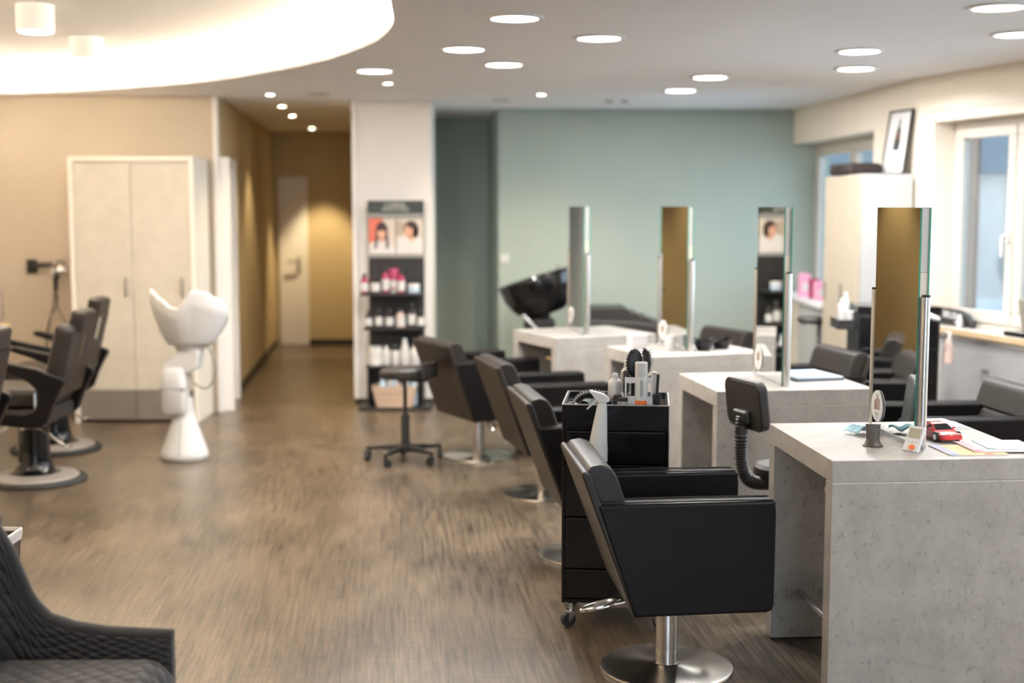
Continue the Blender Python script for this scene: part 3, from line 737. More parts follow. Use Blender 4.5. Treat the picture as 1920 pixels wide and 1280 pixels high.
# things on and at the black trolley
sb = thing('spray_bottle', 'translucent spray bottle hooked on the front of the black trolley', 'spray bottle', on_tr(.142, -.044, .676), TRZ)
MB().lathe([(.033, 0), (.036, .004), (.0355, .06), (.034, .075)], n=28, sx=1, sy=1).build('filled_body', m_frost2, sb)
rg = []
for z_, r_, o_ in ((.0752, .034, 0), (.12, .0295, .004), (.17, .024, .009), (.21, .0195, .0125), (.222, .016, .014), (.228, .015, .014)):
    rg.append([(o_ + r_ * math.cos(2 * math.pi * i / 28), r_ * math.sin(2 * math.pi * i / 28), z_) for i in range(28)])
MB().loft(rg).build('body', m_frost, sb)
hd = MB().prism([(.034, .228), (-.002, .228), (-.012, .24), (-.028, .262), (-.036, .268), (-.032, .276), (-.012, .271), (.018, .262), (.040, .246), (.044, .236)], -.012, .012, 'y').build('spray_head', m_white, sb, bevel=.004)
MB().prism([(-.004, .236), (-.012, .238), (-.034, .206), (-.046, .198), (-.044, .206), (-.022, .222)], -.005, .005, 'y').build('trigger', m_white, hd, bevel=.002)

b_ = thing('hair_brush', 'black arched brush lying on the trolley behind the spray bottle', 'brush', on_tr(.117, .06), TRZ)
MB().prism(arc(0, .0, .074, 0, 180, 16) + arc(0, 0, .052, 180, 0, 16), -.02, .02, 'y', Matrix.Diagonal((1, 1, .78, 1))).build('arched_head', m_gloss, b_, bevel=.003)
bb = MB()
for a in range(12, 172, 9):
    for y in (-.014, 0, .014):
        c_, s_ = math.cos(R(a)), math.sin(R(a)); bb.tube([(.073 * c_, y, .057 * s_), (.083 * c_, y, .066 * s_)], .0016, 5)
bb.build('bristles', m_grey, b_)
for i, (u, v, s) in enumerate([(.045, .05, .9), (.07, .085, 1.0), (.055, .03, .8)]):
    c_ = thing('hair_clip', ['black and chrome hair clip at the left corner of the trolley', 'black hair clip behind the other clips on the trolley', 'small shiny hair clip at the trolley front edge'][i], 'hair clip', on_tr(u, v), TRZ + i * .7, 'hair clips on the trolley')
    MB().prism([(-.035 * s, 0), (.035 * s, 0), (.03 * s, .010), (-.01, .018), (-.032 * s, .012)], -.007, .007, 'y').build('jaw', m_blk, c_, bevel=.003)
    MB().tube([(-.02, -.009, .012), (.0, -.009, .017), (.02, -.009, .011)], .003, 6).build('spring', m_chrome, c_)
bottle('white_bottle', 'white rounded bottle on the trolley, right of the arched brush', on_tr(.20, .10), .125, .027, m_bottlewhite, kind='dome', rz=TRZ)
bottle('white_bottle', 'taller white bottle on the trolley, behind the bristle brush', on_tr(.245, .17), .165, .026, m_bottlewhite, kind='dome', rz=TRZ)
bottle('small_jar', 'small dark jar on the trolley, between white bottle and caddy', on_tr(.212, .035), .05, .016, m_amber, m_blk, kind='jar', cat='jar')
bottle('small_jar', 'low smoky jar beside the white caddy on the trolley', on_tr(.232, .022), .042, .020, m_grey, m_blk, kind='jar', cat='jar')
cd = thing('brush_caddy', 'white open caddy holding hairbrushes on the black trolley', 'caddy', on_tr(.293, .07), TRZ)
b = MB(); b.box(-.052, .052, -.036, .036, 0, .004)
for s in (-1, 1):
    b.box(-.052, .052, s * .036 - .0015, s * .036 + .0015, .004, .045).box(s * .052 - .0015, s * .052 + .0015, -.036, .036, .004, .045)
b.build('tray', m_white, cd, bevel=.001)
MB().box(-.054, .054, -.038, -.034, .096, .118).box(-.054, .054, .034, .038, .096, .118).box(-.054, -.050, -.034, .034, .096, .118).box(.050, .054, -.034, .034, .096, .118).build('ring', m_white, cd, bevel=.001)
b = MB()
for x in (-.05, .05):
    for y in (-.034, .034): b.box(x - .003, x + .003, y - .003, y + .003, .004, .118)
b.build('upright', m_lgrey, cd)
# brushes standing in the caddy
p = thing('paddle_brush', 'black oval paddle brush standing in the white caddy', 'brush', on_tr(.275, .085, .876), TRZ + .2)
MB().lathe([(.012, .0), (.014, .004), (.012, .09), (.010, .125)], n=14).build('handle', m_blk, p)
MB().ball((0, 0, .165), (.034, .012, .056), n=18).build('head', m_blk, p)
b = MB()
for a in range(0, 360, 14): b.tube([(.033 * math.cos(R(a)), -.004, .165 + .055 * math.sin(R(a))), (.036 * math.cos(R(a)), -.012, .165 + .059 * math.sin(R(a)))], .0028, 6)
b.build('bristles', m_lgrey, p)
p = thing('vent_brush', 'spiky black vent brush, tallest in the white caddy', 'brush', on_tr(.318, .082, .876), TRZ - .25)
MB().lathe([(.010, 0), (.011, .004), (.009, .12)], n=14).build('handle', m_blk, p)
MB().prism([(-.006, .12), (.012, .125), (.022, .165), (.016, .21), (-.004, .228), (-.012, .205), (-.002, .165)], -.012, .012, 'y').build('head', m_blk, p, bevel=.004)
b = MB()
for k in range(9):
    for y in (-.009, 0, .009): b.tube([(.016 - abs(k - 4) * .0015, y, .135 + k * .010), (.030 - abs(k - 4) * .0015, y * 1.3, .138 + k * .010)], .0014, 5); b.tube([(-.004, y, .14 + k * .010), (-.014, y * 1.3, .143 + k * .010)], .0012, 5)
b.build('bristles', m_grey, p)
p = thing('round_brush', 'black round brush with long bristles, leftmost in the caddy', 'brush', on_tr(.243, .055, .876), TRZ)
MB().lathe([(.006, 0), (.007, .003), (.007, .05), (.011, .055), (.011, .135), (.008, .14)], n=14).build('barrel', m_blk, p)
b = MB()
for k in range(10):
    for j in range(9):
        a = j * .698 + k * .35; b.tube([(.01 * math.cos(a), .01 * math.sin(a), .06 + k * .0078), (.022 * math.cos(a), .022 * math.sin(a), .063 + k * .0078)], .0009, 4)
b.build('bristles', m_blk, p)
p = thing('spray_can', 'clear spray bottle with white cap and orange liquid on the trolley', 'bottle', on_tr(.302, .042), TRZ)
MB().lathe([(.0235, .0), (.0245, .003), (.0245, .030)], n=28).build('orange_liquid', m_orange, p)
MB().lathe([(.0245, .0302), (.0245, .118), (.023, .121)], n=28).build('body', m_frost, p)
MB().lathe([(.0235, .1212), (.0242, .123), (.0242, .174), (.022, .177)], n=28).build('cap', m_lgrey, p)
MB().box(-.003, .003, -.0252, -.0243, .045, .110).box(.005, .008, -.0249, -.0235, .05, .105).build('printed_text', m_grey, p)
p = thing('tumbler', 'black cup at the right end of the trolley top', 'cup', on_tr(.362, .04), 0)
MB().lathe([(.013, 0), (.0135, .002), (.019, .052), (.0175, .052), (.0125, .006)], n=22).build('cup', m_blk, p)
for i, (u, v, h, mt) in enumerate([(.345, .075, .135, m_alu), (.357, .085, .125, m_blk)]):
    c_ = MB().box(-.009, .009, -.003, .003, 0, h).build('comb', mt, None, bevel=.001); c_.location = on_tr(u, v, .874); c_.rotation_euler = (0, .06, TRZ + .3)
    tag(c_, ['silver comb standing at the right of the caddy', 'black comb standing beside the silver comb'][i], 'comb', 'combs beside the caddy')

# ------------------------------------------------------------------ wheeled stools
def stool(label, loc, rz, sz, back=True, lowpad=False, tilt=0, r=.165):
    t = thing('wheeled_stool', label, 'stool', loc, rz, 'black wheeled stools')
    m = Matrix.Translation((0, 0, sz)) @ Matrix.Rotation(tilt, 4, 'Y')
    MB().lathe([(r * .80, -.040), (r * .95, -.032), (r, -.012), (r * .98, .012), (r * .90, .026), (r * .6, .034), (r * .1, .034)], n=40, m=m).build('seat', m_vinyl, t)
    MB().lathe([(.05, sz - .055), (.05, sz - .035)], n=20).build('seat_plate', m_blk, t)
    MB().lathe([(.028, .085), (.028, .30), (.026, .305)], n=20).lathe([(.013, .30), (.013, sz - .05)], n=14).build('gas_column', m_blk, t)
    b = MB().lathe([(.045, .065), (.048, .075), (.040, .115), (.030, .122)], n=20).build('hub', m_blk, t)
    for k in range(5):
        a = 2 * math.pi * k / 5 + .35; c_, s_ = math.cos(a), math.sin(a); mm = Matrix.Rotation(a, 4, 'Z')
        rg = []
        for x, hw, z0, z1 in ((.03, .022, .072, .112), (.14, .019, .075, .104), (.25, .014, .074, .092), (.258, .010, .076, .090)):
            rg.append([mm @ Vector(q) for q in ((x, -hw, z0), (x, hw, z0), (x, hw * .8, z1), (x, -hw * .8, z1))])
        MB().loft(rg).build('base_arm', m_blk, t, bevel=.003)
        caster(t, .245 * c_, .245 * s_, a + 1.3 + k, m_blk, r=.027, top=.078)
    if back:
        pa = smooth_path([(-.05, 0, sz - .05), (-.15, 0, sz - .05), (-.215, 0, sz - .025), (-.245, 0, sz + .05), (-.250, 0, sz + .13), (-.243, 0, sz + .235)], 14)
        rs = [.0285 if i % 2 else .0235 for i in range(len(pa))]
        MB().tube(pa, rs, 16).build('corrugated_spine', m_blk, t, ang=60)
        tl = Matrix.Translation((-.215, 0, sz + .285)) @ Matrix.Rotation(R(-7), 4, 'Y')
        pd = MB(); rr_ = .04; hw, hh = .14, .10
        out = arc(hw - rr_, hh - rr_, rr_, 0, 90, 5) + arc(-hw + rr_, hh - rr_, rr_, 90, 180, 5) + arc(-hw + rr_, -hh + rr_, rr_, 180, 270, 5) + arc(hw - rr_, -hh + rr_, rr_, 270, 360, 5)
        pd.loft([[tl @ Vector((x - .35 * y * y, y * s_, z * s_)) for y, z in out] for x, s_ in ((-.020, .95), (-.014, 1.0), (.014, 1.0), (.024, .93))])
        pd.build('backrest', m_vinyl, t, bevel=.004)
        pi_ = [tl @ Vector((-.017 - .35 * y * y, y * .985, z * .985)) for y, z in out]
        MB().tube(pi_, .004, 6, closed=True).build('piping', m_blk, t)
        MB().box(-.052, -.018, -.055, .055, -.075, -.02, tl).build('bracket', m_blk, t, bevel=.012)
    if lowpad:
        MB().tube([(-.05, 0, sz - .05), (-.16, 0, sz - .045), (-.185, 0, sz)], .012, 8).build('spine', m_blk, t)
        MB().box(-.20, -.172, -.09, .09, sz - .03, sz + .075).build('backrest', m_vinyl, t, bevel=.012)
    return t
stool('black wheeled stool with ribbed spine backrest, behind the nearest desk', (1.165, 5.44, 0), R(20), .565)
stool('black wheeled stool with low pad, in the aisle before the product stand', (-.69, 8.52, 0), R(152), .585, back=False, lowpad=True, tilt=R(4))

# ------------------------------------------------------------------ barber chairs on the left
def barber(label, loc, rz):
    t = thing('barber_chair', label, 'barber chair', loc, rz, 'dark barber chairs along the left wall')
    MB().lathe([(.295, 0), (.30, .006), (.298, .018), (.285, .028), (.25, .030)], n=48).build('base_ring', m_rubber, t)
    MB().lathe([(.255, .030), (.25, .040), (.16, .055), (.15, .056)], n=44).build('base_plate', m_plate, t)
    MB().lathe([(.150, .055), (.125, .066), (.105, .09), (.095, .13), (.090, .19), (.088, .375)], n=36).build('pedestal', m_gloss, t)
    fr = [(.225, .775), (.20, .785), (.05, .752), (-.13, .716), (-.285, .655), (-.295, .635), (-.27, .595), (-.22, .50), (-.185, .405), (-.15, .372), (-.10, .364), (.16, .392), (.20, .41), (.20, .445), (.15, .455), (-.06, .452), (-.115, .475), (-.145, .53), (-.135, .585), (-.09, .632), (-.03, .665), (.10, .715), (.215, .752)]
    for s in (-1, 1):
        MB().prism(fr, min(s * .245, s * .305), max(s * .245, s * .305), 'y').build('side_frame', m_leather, t, bevel=.014)
    MB().box(-.17, .24, -.24, .24, .375, .47).build('seat_base', m_blk, t, bevel=.02)
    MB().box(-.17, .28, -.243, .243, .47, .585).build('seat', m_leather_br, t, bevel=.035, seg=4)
    tl = Matrix.Translation((-.165, 0, .50)) @ Matrix.Rotation(R(-14), 4, 'Y')
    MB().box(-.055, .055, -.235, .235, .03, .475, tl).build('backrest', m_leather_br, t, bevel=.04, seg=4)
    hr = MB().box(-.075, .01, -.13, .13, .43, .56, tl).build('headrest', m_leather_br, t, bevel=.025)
    MB().box(-.06, -.045, -.02, .02, .28, .44, tl).build('headrest_bar', m_chrome, hr)
    lv = MB().lathe([(.014, -.012), (.017, 0), (.014, .012)], n=16, m=Matrix.Translation((.03, .095, .34)) @ Matrix.Rotation(R(90), 4, 'X'))
    lv.tube(smooth_path([(.02, .105, .34), (-.06, .11, .34), (-.10, .11, .325), (-.22, .12, .235), (-.27, .12, .24)], 4), .009, 8).build('pump_lever', m_chrome, t)
    fr_ = MB()
    for s in (-1, 1): fr_.tube([(.20, s * .13, .40), (.34, s * .13, .30), (.42, s * .13, .13)], .012, 8)
    fr_.tube([(.42, -.15, .13), (.42, .15, .13)], .014, 10).build('footrest', m_chrome, t)
    for s in (-1, 1): MB().tube([(-.11, s * .262, .458), (-.11, s * .262, .57)], .008, 8).build('rod', m_chrome, t)
    return t
bc = barber('dark barber chair fully in view at the left, nearest the white dryer', (-2.87, 7.907, 0), R(180))
dup(bc, 'dark barber chair at the rear of the left row, before the cream cabinet', (-3.10, 8.95, 0), R(180))
dup(bc, 'dark barber chair cut off by the left photo edge', (-2.95, 6.75, 0), R(180))

# ------------------------------------------------------------------ white processing hood on a cone stand
t = thing('hair_processor', 'white wing-shaped hair processor hood on a cone stand', 'hair dryer hood', (-2.144, 8.62, 0))
MB().lathe([(.150, 0), (.155, .010), (.152, .022)], n=44).build('base_rubber', m_grey, t)
MB().lathe([(.153, .022), (.155, .035), (.148, .055), (.085, .24), (.070, .285), (.066, .30)], n=44).build('cone_base', m_white, t)
MB().box(-.0025, .0025, -.1565, -.15, .05, .06).tube([(.0, -.1505, .055), (0, -.088, .24)], .002, 6).build('seam', m_grey, t)
MB().lathe([(.066, .295), (.062, .34), (.060, .40)], n=30).build('neck', m_lgrey, t)
rg = []
for z_, w_ in ((.31, .074), (.33, .085), (.50, .086), (.585, .080), (.61, .066)):
    rg.append([(-.045 + w_ * (abs(math.cos(a)) ** .6) * (1 if math.cos(a) > 0 else -1), -.03 + w_ * 1.05 * (abs(math.sin(a)) ** .6) * (1 if math.sin(a) > 0 else -1), z_) for a in [2 * math.pi * k / 32 for k in range(32)]])
co = MB().loft(rg).build('lower_arm', m_white, t)
MB().box(-.131, .041, -.122, .062, .474, .479).build('seam', m_grey, co, bevel=.002)
MB().prism([(-.125, .575), (-.105, .62), (.03, .728), (.115, .728), (.13, .70), (.115, .60), (.03, .56), (-.06, .555)], -.085, .06, 'y').build('upper_arm', m_white, t, bevel=.015)
MB().lathe([(.078, .70), (.10, .735), (.104, .765)], n=36, c=(.055, 0, 0)).build('swivel_cuff', m_lgrey, t)
def hood(u, v):
    a = R(168 + u * 232)  # wraps from the left tip past the camera side round to the rear right
    keys = [(0, 1.095), (.1, 1.117), (.2, 1.10), (.3, 1.055), (.36, 1.012), (.41, 1.0), (.45, 1.05), (.5, 1.117), (.58, 1.105), (.70, 1.06), (.85, 1.0), (1, .9)]
    for (a0, z0), (a1, z1) in zip(keys, keys[1:]):
        if a0 <= u <= a1 + 1e-9: k = (u - a0) / (a1 - a0); k = k * k * (3 - 2 * k); zt = z0 + (z1 - z0) * k; break
    r0, r1 = .125, .262
    rr_ = r0 + (r1 - r0) * (v ** .75) - .05 * max(0, v - .75) * 2
    z = .755 + (zt - .755) * v
    return (.055 + rr_ * math.cos(a) * (1.0 if math.cos(a) > 0 else 1.02), rr_ * .85 * math.sin(a), z)
MB().surf(hood, 56, 18).build('hood_shell', m_white, t, solid=.026, subsurf=1, keep=True, ang=180)
MB().lathe([(.118, .752), (.128, .757), (.126, .775)], n=40, c=(.055, 0, 0), sy=.85).build('hood_floor', m_white, t)
MB().tube(smooth_path([(.17, -.03, .752), (.215, -.05, .66), (.225, -.05, .57), (.17, -.05, .475), (.09, -.05, .50), (.05, -.03, .565)], 8), .007, 8).build('cable', m_cable, t)

# ------------------------------------------------------------------ cream wall cabinet
t = thing('wall_cabinet', 'tall cream two-door cabinet with grey plinth against the peach wall', 'cabinet', (-3.333, 10.07, 0))
W_, D_ = .942, .485
MB().box(0, .034, 0, D_, 0, 2.015).box(W_ - .034, W_, 0, D_, 0, 2.015).box(.034, W_ - .034, 0, D_, 1.98, 2.015).box(.034, W_ - .034, D_ - .02, D_, .1, 1.98).build('carcass', m_frame, t, bevel=.003)
for x0, x1, hx in ((.037, .464, .415), (.468, W_ - .037, .84)):
    d_ = MB().box(x0, x1, .012, .032, .250, 1.975).build('door', m_offw, t, bevel=.002)
    MB().box(hx - .007, hx + .007, -.012, .012, .968, 1.11).build('handle', m_handle, d_, bevel=.003)
    MB().box(x0, x1, .014, .034, .022, .246).build('plinth_panel', m_plinth, t, bevel=.002)

# ------------------------------------------------------------------ hand dryer arm on the peach wall
t = thing('dryer_holder', 'black swivel arm fixed to the peach wall beside the cabinet', 'dryer holder', (-3.79, 10.57, 1.17))
MB().box(-.05, .03, -.02, 0, -.055, .055).build('wall_plate', m_blk, t, bevel=.005)
MB().tube([(.0, -.03, .01), (.10, -.07, .015), (.17, -.075, .02)], .018, 10).build('arm', m_blk, t)
MB().tube([(.235 + .034 * math.cos(a), -.075, .0 + .045 * math.sin(a)) for a in [2 * math.pi * k / 20 for k in range(20)]], .006, 6, closed=True).build('ring', m_blk, t)
t = thing('hair_dryer', 'silver and black hair dryer hanging on the wall arm', 'hair dryer', (-3.565, 10.49, 1.135))
mm = Matrix.Rotation(R(75), 4, 'Y')
MB().lathe([(.032, -.05), (.038, -.045), (.038, .02), (.030, .05), (.026, .06)], n=24, m=mm).build('barrel', m_alu, t)
MB().lathe([(.039, -.02), (.040, .0)], n=24, m=mm).build('band', m_blk, t)
MB().tube([(-.015, 0, -.02), (-.025, 0, -.09), (-.022, 0, -.15)], [.019, .016, .012], 12).build('handle', m_blk, t)
MB().tube(smooth_path([(-.022, 0, -.15), (-.03, .02, -.26), (-.09, .04, -.36), (-.13, .05, -.50), (-.13, .06, -.62)], 6), .0045, 6).tube(smooth_path([(-.025, 0, -.16), (-.03, .02, -.27), (.03, .04, -.42), (.09, .05, -.60)], 6), .0045, 6).tube(smooth_path([(-.055, .04, .0), (-.06, .05, -.2), (-.10, .05, -.40), (-.14, .05, -.6)], 6), .004, 6).build('cable', m_blk, t)
# counter at the left edge with steriliser and rack
t = thing('wall_counter', 'brown-topped barber counter at the left photo edge', 'counter', (-4.68, 9.0, 0))
MB().box(0, .98, 0, .80, .75, .79).build('counter_top', m_shelfwood, t, bevel=.004)
MB().box(0, .94, .03, .77, 0, .75).build('cabinet_body', m_offw, t, bevel=.003)
t = thing('towel_rack', 'chrome-framed towel rack on the barber counter at the left edge', 'rack', (-3.95, 9.64, .79))
b = MB()
for x in (-.12, .22):
    for y in (-.1, .1): b.tube([(x, y, 0), (x, y, .24)], .007, 6)
for z in (.05, .13, .22): b.tube([(-.12, -.1, z), (.22, -.1, z), (.22, .1, z), (-.12, .1, z)], .006, 6, closed=True)
b.build('wire_frame', m_chrome, t)
MB().box(-.10, .195, -.085, .085, .0, .035).build('tray', m_grey, t, bevel=.004)
MB().box(-.09, .185, -.075, .075, .04, .20).build('towel_stack', m_brownp, t, bevel=.02)
MB().box(-.12, .22, -.1, .1, .24, .25).build('top_plate', m_chrome, t)
t = thing('grey_canister', 'grey canister standing on the towel rack at the left edge', 'canister', (-3.87, 9.64, 1.04))
MB().lathe([(.12, 0), (.125, .006), (.125, .13), (.118, .138)], n=36).build('body', m_grey, t)
MB().lathe([(.127, .138), (.127, .15), (.10, .156)], n=36).build('lid', m_handle, t)

# ------------------------------------------------------------------ product stand in front of the pillar
ST = thing('product_stand', 'tall black product display stand with portrait posters before the pillar', 'display stand', (-1.175, 10.62, 0))
SW = .455
MB().box(-.06, SW + .06, .02, .36, 0, .028).build('base', m_blk, ST, bevel=.004)
MB().box(0, SW, .31, .335, .028, 1.685).build('back_panel', m_blk, ST, bevel=.002)
for x in (0, SW - .018): MB().box(x, x + .018, .10, .31, .028, .36).build('side_cheek', m_blk, ST, bevel=.002)
hd = MB().box(-.002, SW + .002, .280, .312, 1.588, 1.69).build('header_panel', m_poster, ST, bevel=.002)
lettering("L'ORÉAL", .046, m_paper, hd, frame_m((SW / 2, .279, 1.651), (1, 0, 0), (0, 0, 1)), 'header_lettering')
lettering('PROFESSIONNEL', .030, m_paper, hd, frame_m((SW / 2, .279, 1.616), (1, 0, 0), (0, 0, 1)), 'header_lettering')
MB().box(.004, SW - .004, .285, .312, 1.548, 1.585).build('header_strip', m_grey, ST)
def ell(cx, cz, rx, rz, y, n=28, a0=0, a1=360): return [(cx + rx * math.cos(R(a0 + (a1 - a0) * i / n)), y, cz + rz * math.sin(R(a0 + (a1 - a0) * i / n))) for i in range(n)]
def portrait(x0, x1, kind):
    z0, z1 = 1.255, 1.545; w_ = x1 - x0; cx = (x0 + x1) / 2
    mats = [m_photo, m_coral, m_hair, m_skin, m_shirt, m_beige]
    b = MB(); b.box(x0, x1, .296, .312, z0, z1); y = .2955
    def add(mi, pts): b.mi = mi; b.poly([(p[0], y, p[2]) for p in pts])
    if kind == 0:
        add(1, [(x0, 0, z0 + .09), (x0 + .075, 0, z0 + .10), (x0 + .09, 0, z0 + .21), (x0 + .12, 0, z1), (x0, 0, z1)]); y -= .0006
        add(4, [(x0, 0, z0), (x1, 0, z0), (x1, 0, z0 + .05), (cx + .05, 0, z0 + .115), (cx - .03, 0, z0 + .125), (x0, 0, z0 + .075)]); y -= .0006
        add(2, ell(cx - .002, z0 + .185, .050, .078, 0)); y -= .0006
        add(2, [(cx - .05, 0, z0 + .17), (cx - .03, 0, z0 + .16), (cx - .045, 0, z0 + .05), (cx - .065, 0, z0 + .04)]); add(2, [(cx + .03, 0, z0 + .16), (cx + .048, 0, z0 + .17), (cx + .055, 0, z0 + .06), (cx + .032, 0, z0 + .035)]); y -= .0006
        add(3, ell(cx - .004, z0 + .168, .034, .048, 0)); add(3, [(cx - .016, 0, z0 + .13), (cx + .014, 0, z0 + .13), (cx + .022, 0, z0 + .10), (cx - .022, 0, z0 + .10)]); y -= .0006
        add(2, [(cx - .036, 0, z0 + .19), (cx + .030, 0, z0 + .19), (cx + .03, 0, z0 + .225), (cx - .034, 0, z0 + .225)])
    else:
        add(5, [(x0, 0, z0 + .15), (x0 + .06, 0, z0 + .15), (x0 + .06, 0, z1 - .03), (x0, 0, z1 - .02)]); y -= .0006
        add(4, [(x0, 0, z0), (x1, 0, z0), (x1, 0, z0 + .12), (cx + .07, 0, z0 + .155), (cx - .06, 0, z0 + .155), (x0, 0, z0 + .12)]); y -= .0006
        add(2, ell(cx + .012, z0 + .20, .062, .072, 0)); add(2, [(cx + .02, 0, z0 + .2), (cx + .073, 0, z0 + .2), (cx + .066, 0, z0 + .14), (cx + .03, 0, z0 + .125)]); y -= .0006
        add(3, [(cx - .014, 0, z0 + .15), (cx + .030, 0, z0 + .15), (cx + .036, 0, z0 + .12), (cx + .014, 0, z0 + .095), (cx - .006, 0, z0 + .125)]); add(3, ell(cx - .008, z0 + .185, .036, .052, 0)); y -= .0006
        add(2, ell(cx + .022, z0 + .235, .038, .026, 0))
    return b.build('portrait_poster', mats, ST, smooth=False, keep=True)
portrait(.006, SW / 2 - .004, 0); portrait(SW / 2 + .004, SW - .006, 1)
MB().box(.0, SW, .285, .312, 1.225, 1.25).build('poster_ledge', m_grey, ST, bevel=.002)
for z_, x0, x1, y0 in ((.952, -.035, SW - .012, .0), (.676, -.012, SW + .012, .02), (.366, .0, SW + .0, .04)):
    MB().box(x0, x1, y0, .31, z_ - .022, z_).build('shelf', m_blk, ST, bevel=.003)
sx0, sy0 = -1.175, 10.62
def put(u, y, z): return (sx0 + u, sy0 + y, z)
g1 = 'products on the top shelf of the stand'; g2 = 'dark bottles on the second shelf of the stand'; g3 = 'white products on the third shelf of the stand'; g4 = 'bottles standing in the crate'
bottle('product_bottle', 'leftmost bottle on the top shelf, magenta shoulder above white label', put(-.008, .06, .952), .155, .035, m_magenta, m_blk, 'round', m_label, g1)
bottle('product_bottle', 'dark bottle with white label, second from left on the top shelf', put(.080, .06, .952), .15, .036, m_amber, m_blk, 'round', m_label, g1)
bottle('product_bottle', 'tallest magenta bottle with dark pump, top shelf', put(.158, .09, .952), .205, .030, m_magenta, m_blk, 'round', m_label, g1)
tb_ = thing('product_tube', 'magenta tube flaring to its top end, middle of the top shelf', 'tube', put(.222, .11, .952), 0, g1)
MB().loft([[(r1 * math.cos(2 * math.pi * i / 24), r2 * math.sin(2 * math.pi * i / 24), z_) for i in range(24)] for z_, r1, r2 in ((.025, .030, .022), (.08, .033, .019), (.185, .042, .003), (.195, .042, .002))]).build('body', m_magenta, tb_)
MB().lathe([(.024, 0), (.026, .003), (.026, .025)], n=22).build('cap', m_label, tb_)
MB().box(-.026, .026, -.0235, -.019, .04, .10).build('label', m_label, tb_)
bottle('product_bottle', 'magenta bottle right of the tube on the top shelf', put(.285, .07, .952), .175, .031, m_magenta, m_blk, 'round', m_label, g1)
bottle('product_jar', 'low pale blue jar at the right end of the top shelf', put(.385, .08, .952), .072, .048, m_bluewhite, m_white, 'jar', None, g1, 'jar')
for u, h, r_, bm_, lb in ((.020, .135, .030, m_amber, 'leftmost dark bottle, pale blue label, second shelf'), (.103, .150, .031, m_amber, 'dark bottle second from left on the second shelf'), (.188, .145, .035, m_amber, 'wider dark bottle, third from left, second shelf'),
                        (.278, .150, .037, m_pinkish, 'bottle with peach shoulder on the second shelf'), (.366, .190, .033, m_amber, 'tallest dark bottle on the second shelf, with dropper'), (.440, .145, .029, m_amber, 'rightmost dark bottle on the second shelf')):
    bottle('product_bottle', lb, put(u, .10 if h > .17 else .08, .676), h, r_, bm_, m_blk, 'round', m_label, g2)
bottle('product_jar', 'white tub at the bottom of the pair on the third shelf', put(.072, .10, .366), .082, .056, m_bottlewhite, None, 'jar', None, g3, 'tub')
bottle('product_jar', 'white tub stacked on top of another, third shelf', put(.072, .10, .448), .070, .053, m_bottlewhite, None, 'jar', None, g3, 'tub')
bottle('product_bottle', 'plump white bottle right of the stacked tubs', put(.157, .10, .366), .155, .038, m_bottlewhite, None, 'dome', None, g3)
bottle('product_bottle', 'white bottle with black cap on the third shelf', put(.232, .10, .366), .165, .034, m_bottlewhite, m_blk, 'can', None, g3)
bottle('product_bottle', 'tallest white tapering bottle on the third shelf', put(.308, .10, .366), .215, .042, m_bottlewhite, None, 'cone', None, g3)
bottle('product_bottle', 'white bottle with blush tint at the right of the third shelf', put(.390, .10, .366), .165, .042, m_bottlewhite, m_pinkish, 'dome', None, g3)
t = thing('wooden_crate', 'pale wooden crate full of bottles at the bottom of the stand', 'crate', put(.225, .13, .028))
b = MB()
def taper(z): return .145 + .04 * z / .17, .085 + .015 * z / .17
for za, zb in ((0, .052), (.056, .108), (.112, .168)):
    rg = []
    for z_ in (za, zb):
        a, c = taper(z_); rg.append((a, c, z_))
    for s in (-1, 1):
        (a0, c0, z0), (a1, c1, z1) = rg
        b.loft([[(-a0, s * c0, z0), (a0, s * c0, z0), (a0, s * (c0 - .010), z0), (-a0, s * (c0 - .010), z0)], [(-a1, s * c1, z1), (a1, s * c1, z1), (a1, s * (c1 - .010), z1), (-a1, s * (c1 - .010), z1)]])
        b.loft([[(s * a0, -c0, z0), (s * a0, c0, z0), (s * (a0 - .010), c0, z0), (s * (a0 - .010), -c0, z0)], [(s * a1, -c1, z1), (s * a1, c1, z1), (s * (a1 - .010), c1, z1), (s * (a1 - .010), -c1, z1)]])
b.build('plank_sides', m_kraft, t, smooth=False); MB().box(-.14, .14, -.08, .08, 0, .008).build('bottom', m_kraft, t)
for u, y, h, r_, mt, kd, lb in ((.125, .10, .235, .032, m_bluewhite, 'dome', 'pale blue bottle at the left of the crate'), (.18, .15, .265, .028, m_bottlewhite, 'dome', 'tall white bottle second from left in the crate'), (.222, .17, .245, .026, m_bluewhite, 'dome', 'slim pale blue bottle at the middle back of the crate'),
                             (.252, .10, .185, .030, m_pinkish, 'dome', 'short blush bottle in the middle of the crate'), (.31, .13, .265, .038, m_bottlewhite, 'cone', 'white tapering bottle in the right half of the crate'), (.378, .12, .235, .027, m_bluewhite, 'can', 'pale blue can at the right of the crate')):
    bottle('product_bottle', lb, put(u, y, .037), h, r_, mt, None, kd, None, g4)

# ------------------------------------------------------------------ window side: tall cabinet, counter, black trolley
angA = math.atan2(-dA.x, -dA.y)                # bearing of the far window wall
t = thing('tall_cabinet', 'tall beige cabinet with white side against the window wall', 'cabinet', (2.345, 9.06, 0), math.atan2(dA.y, dA.x) + math.pi)
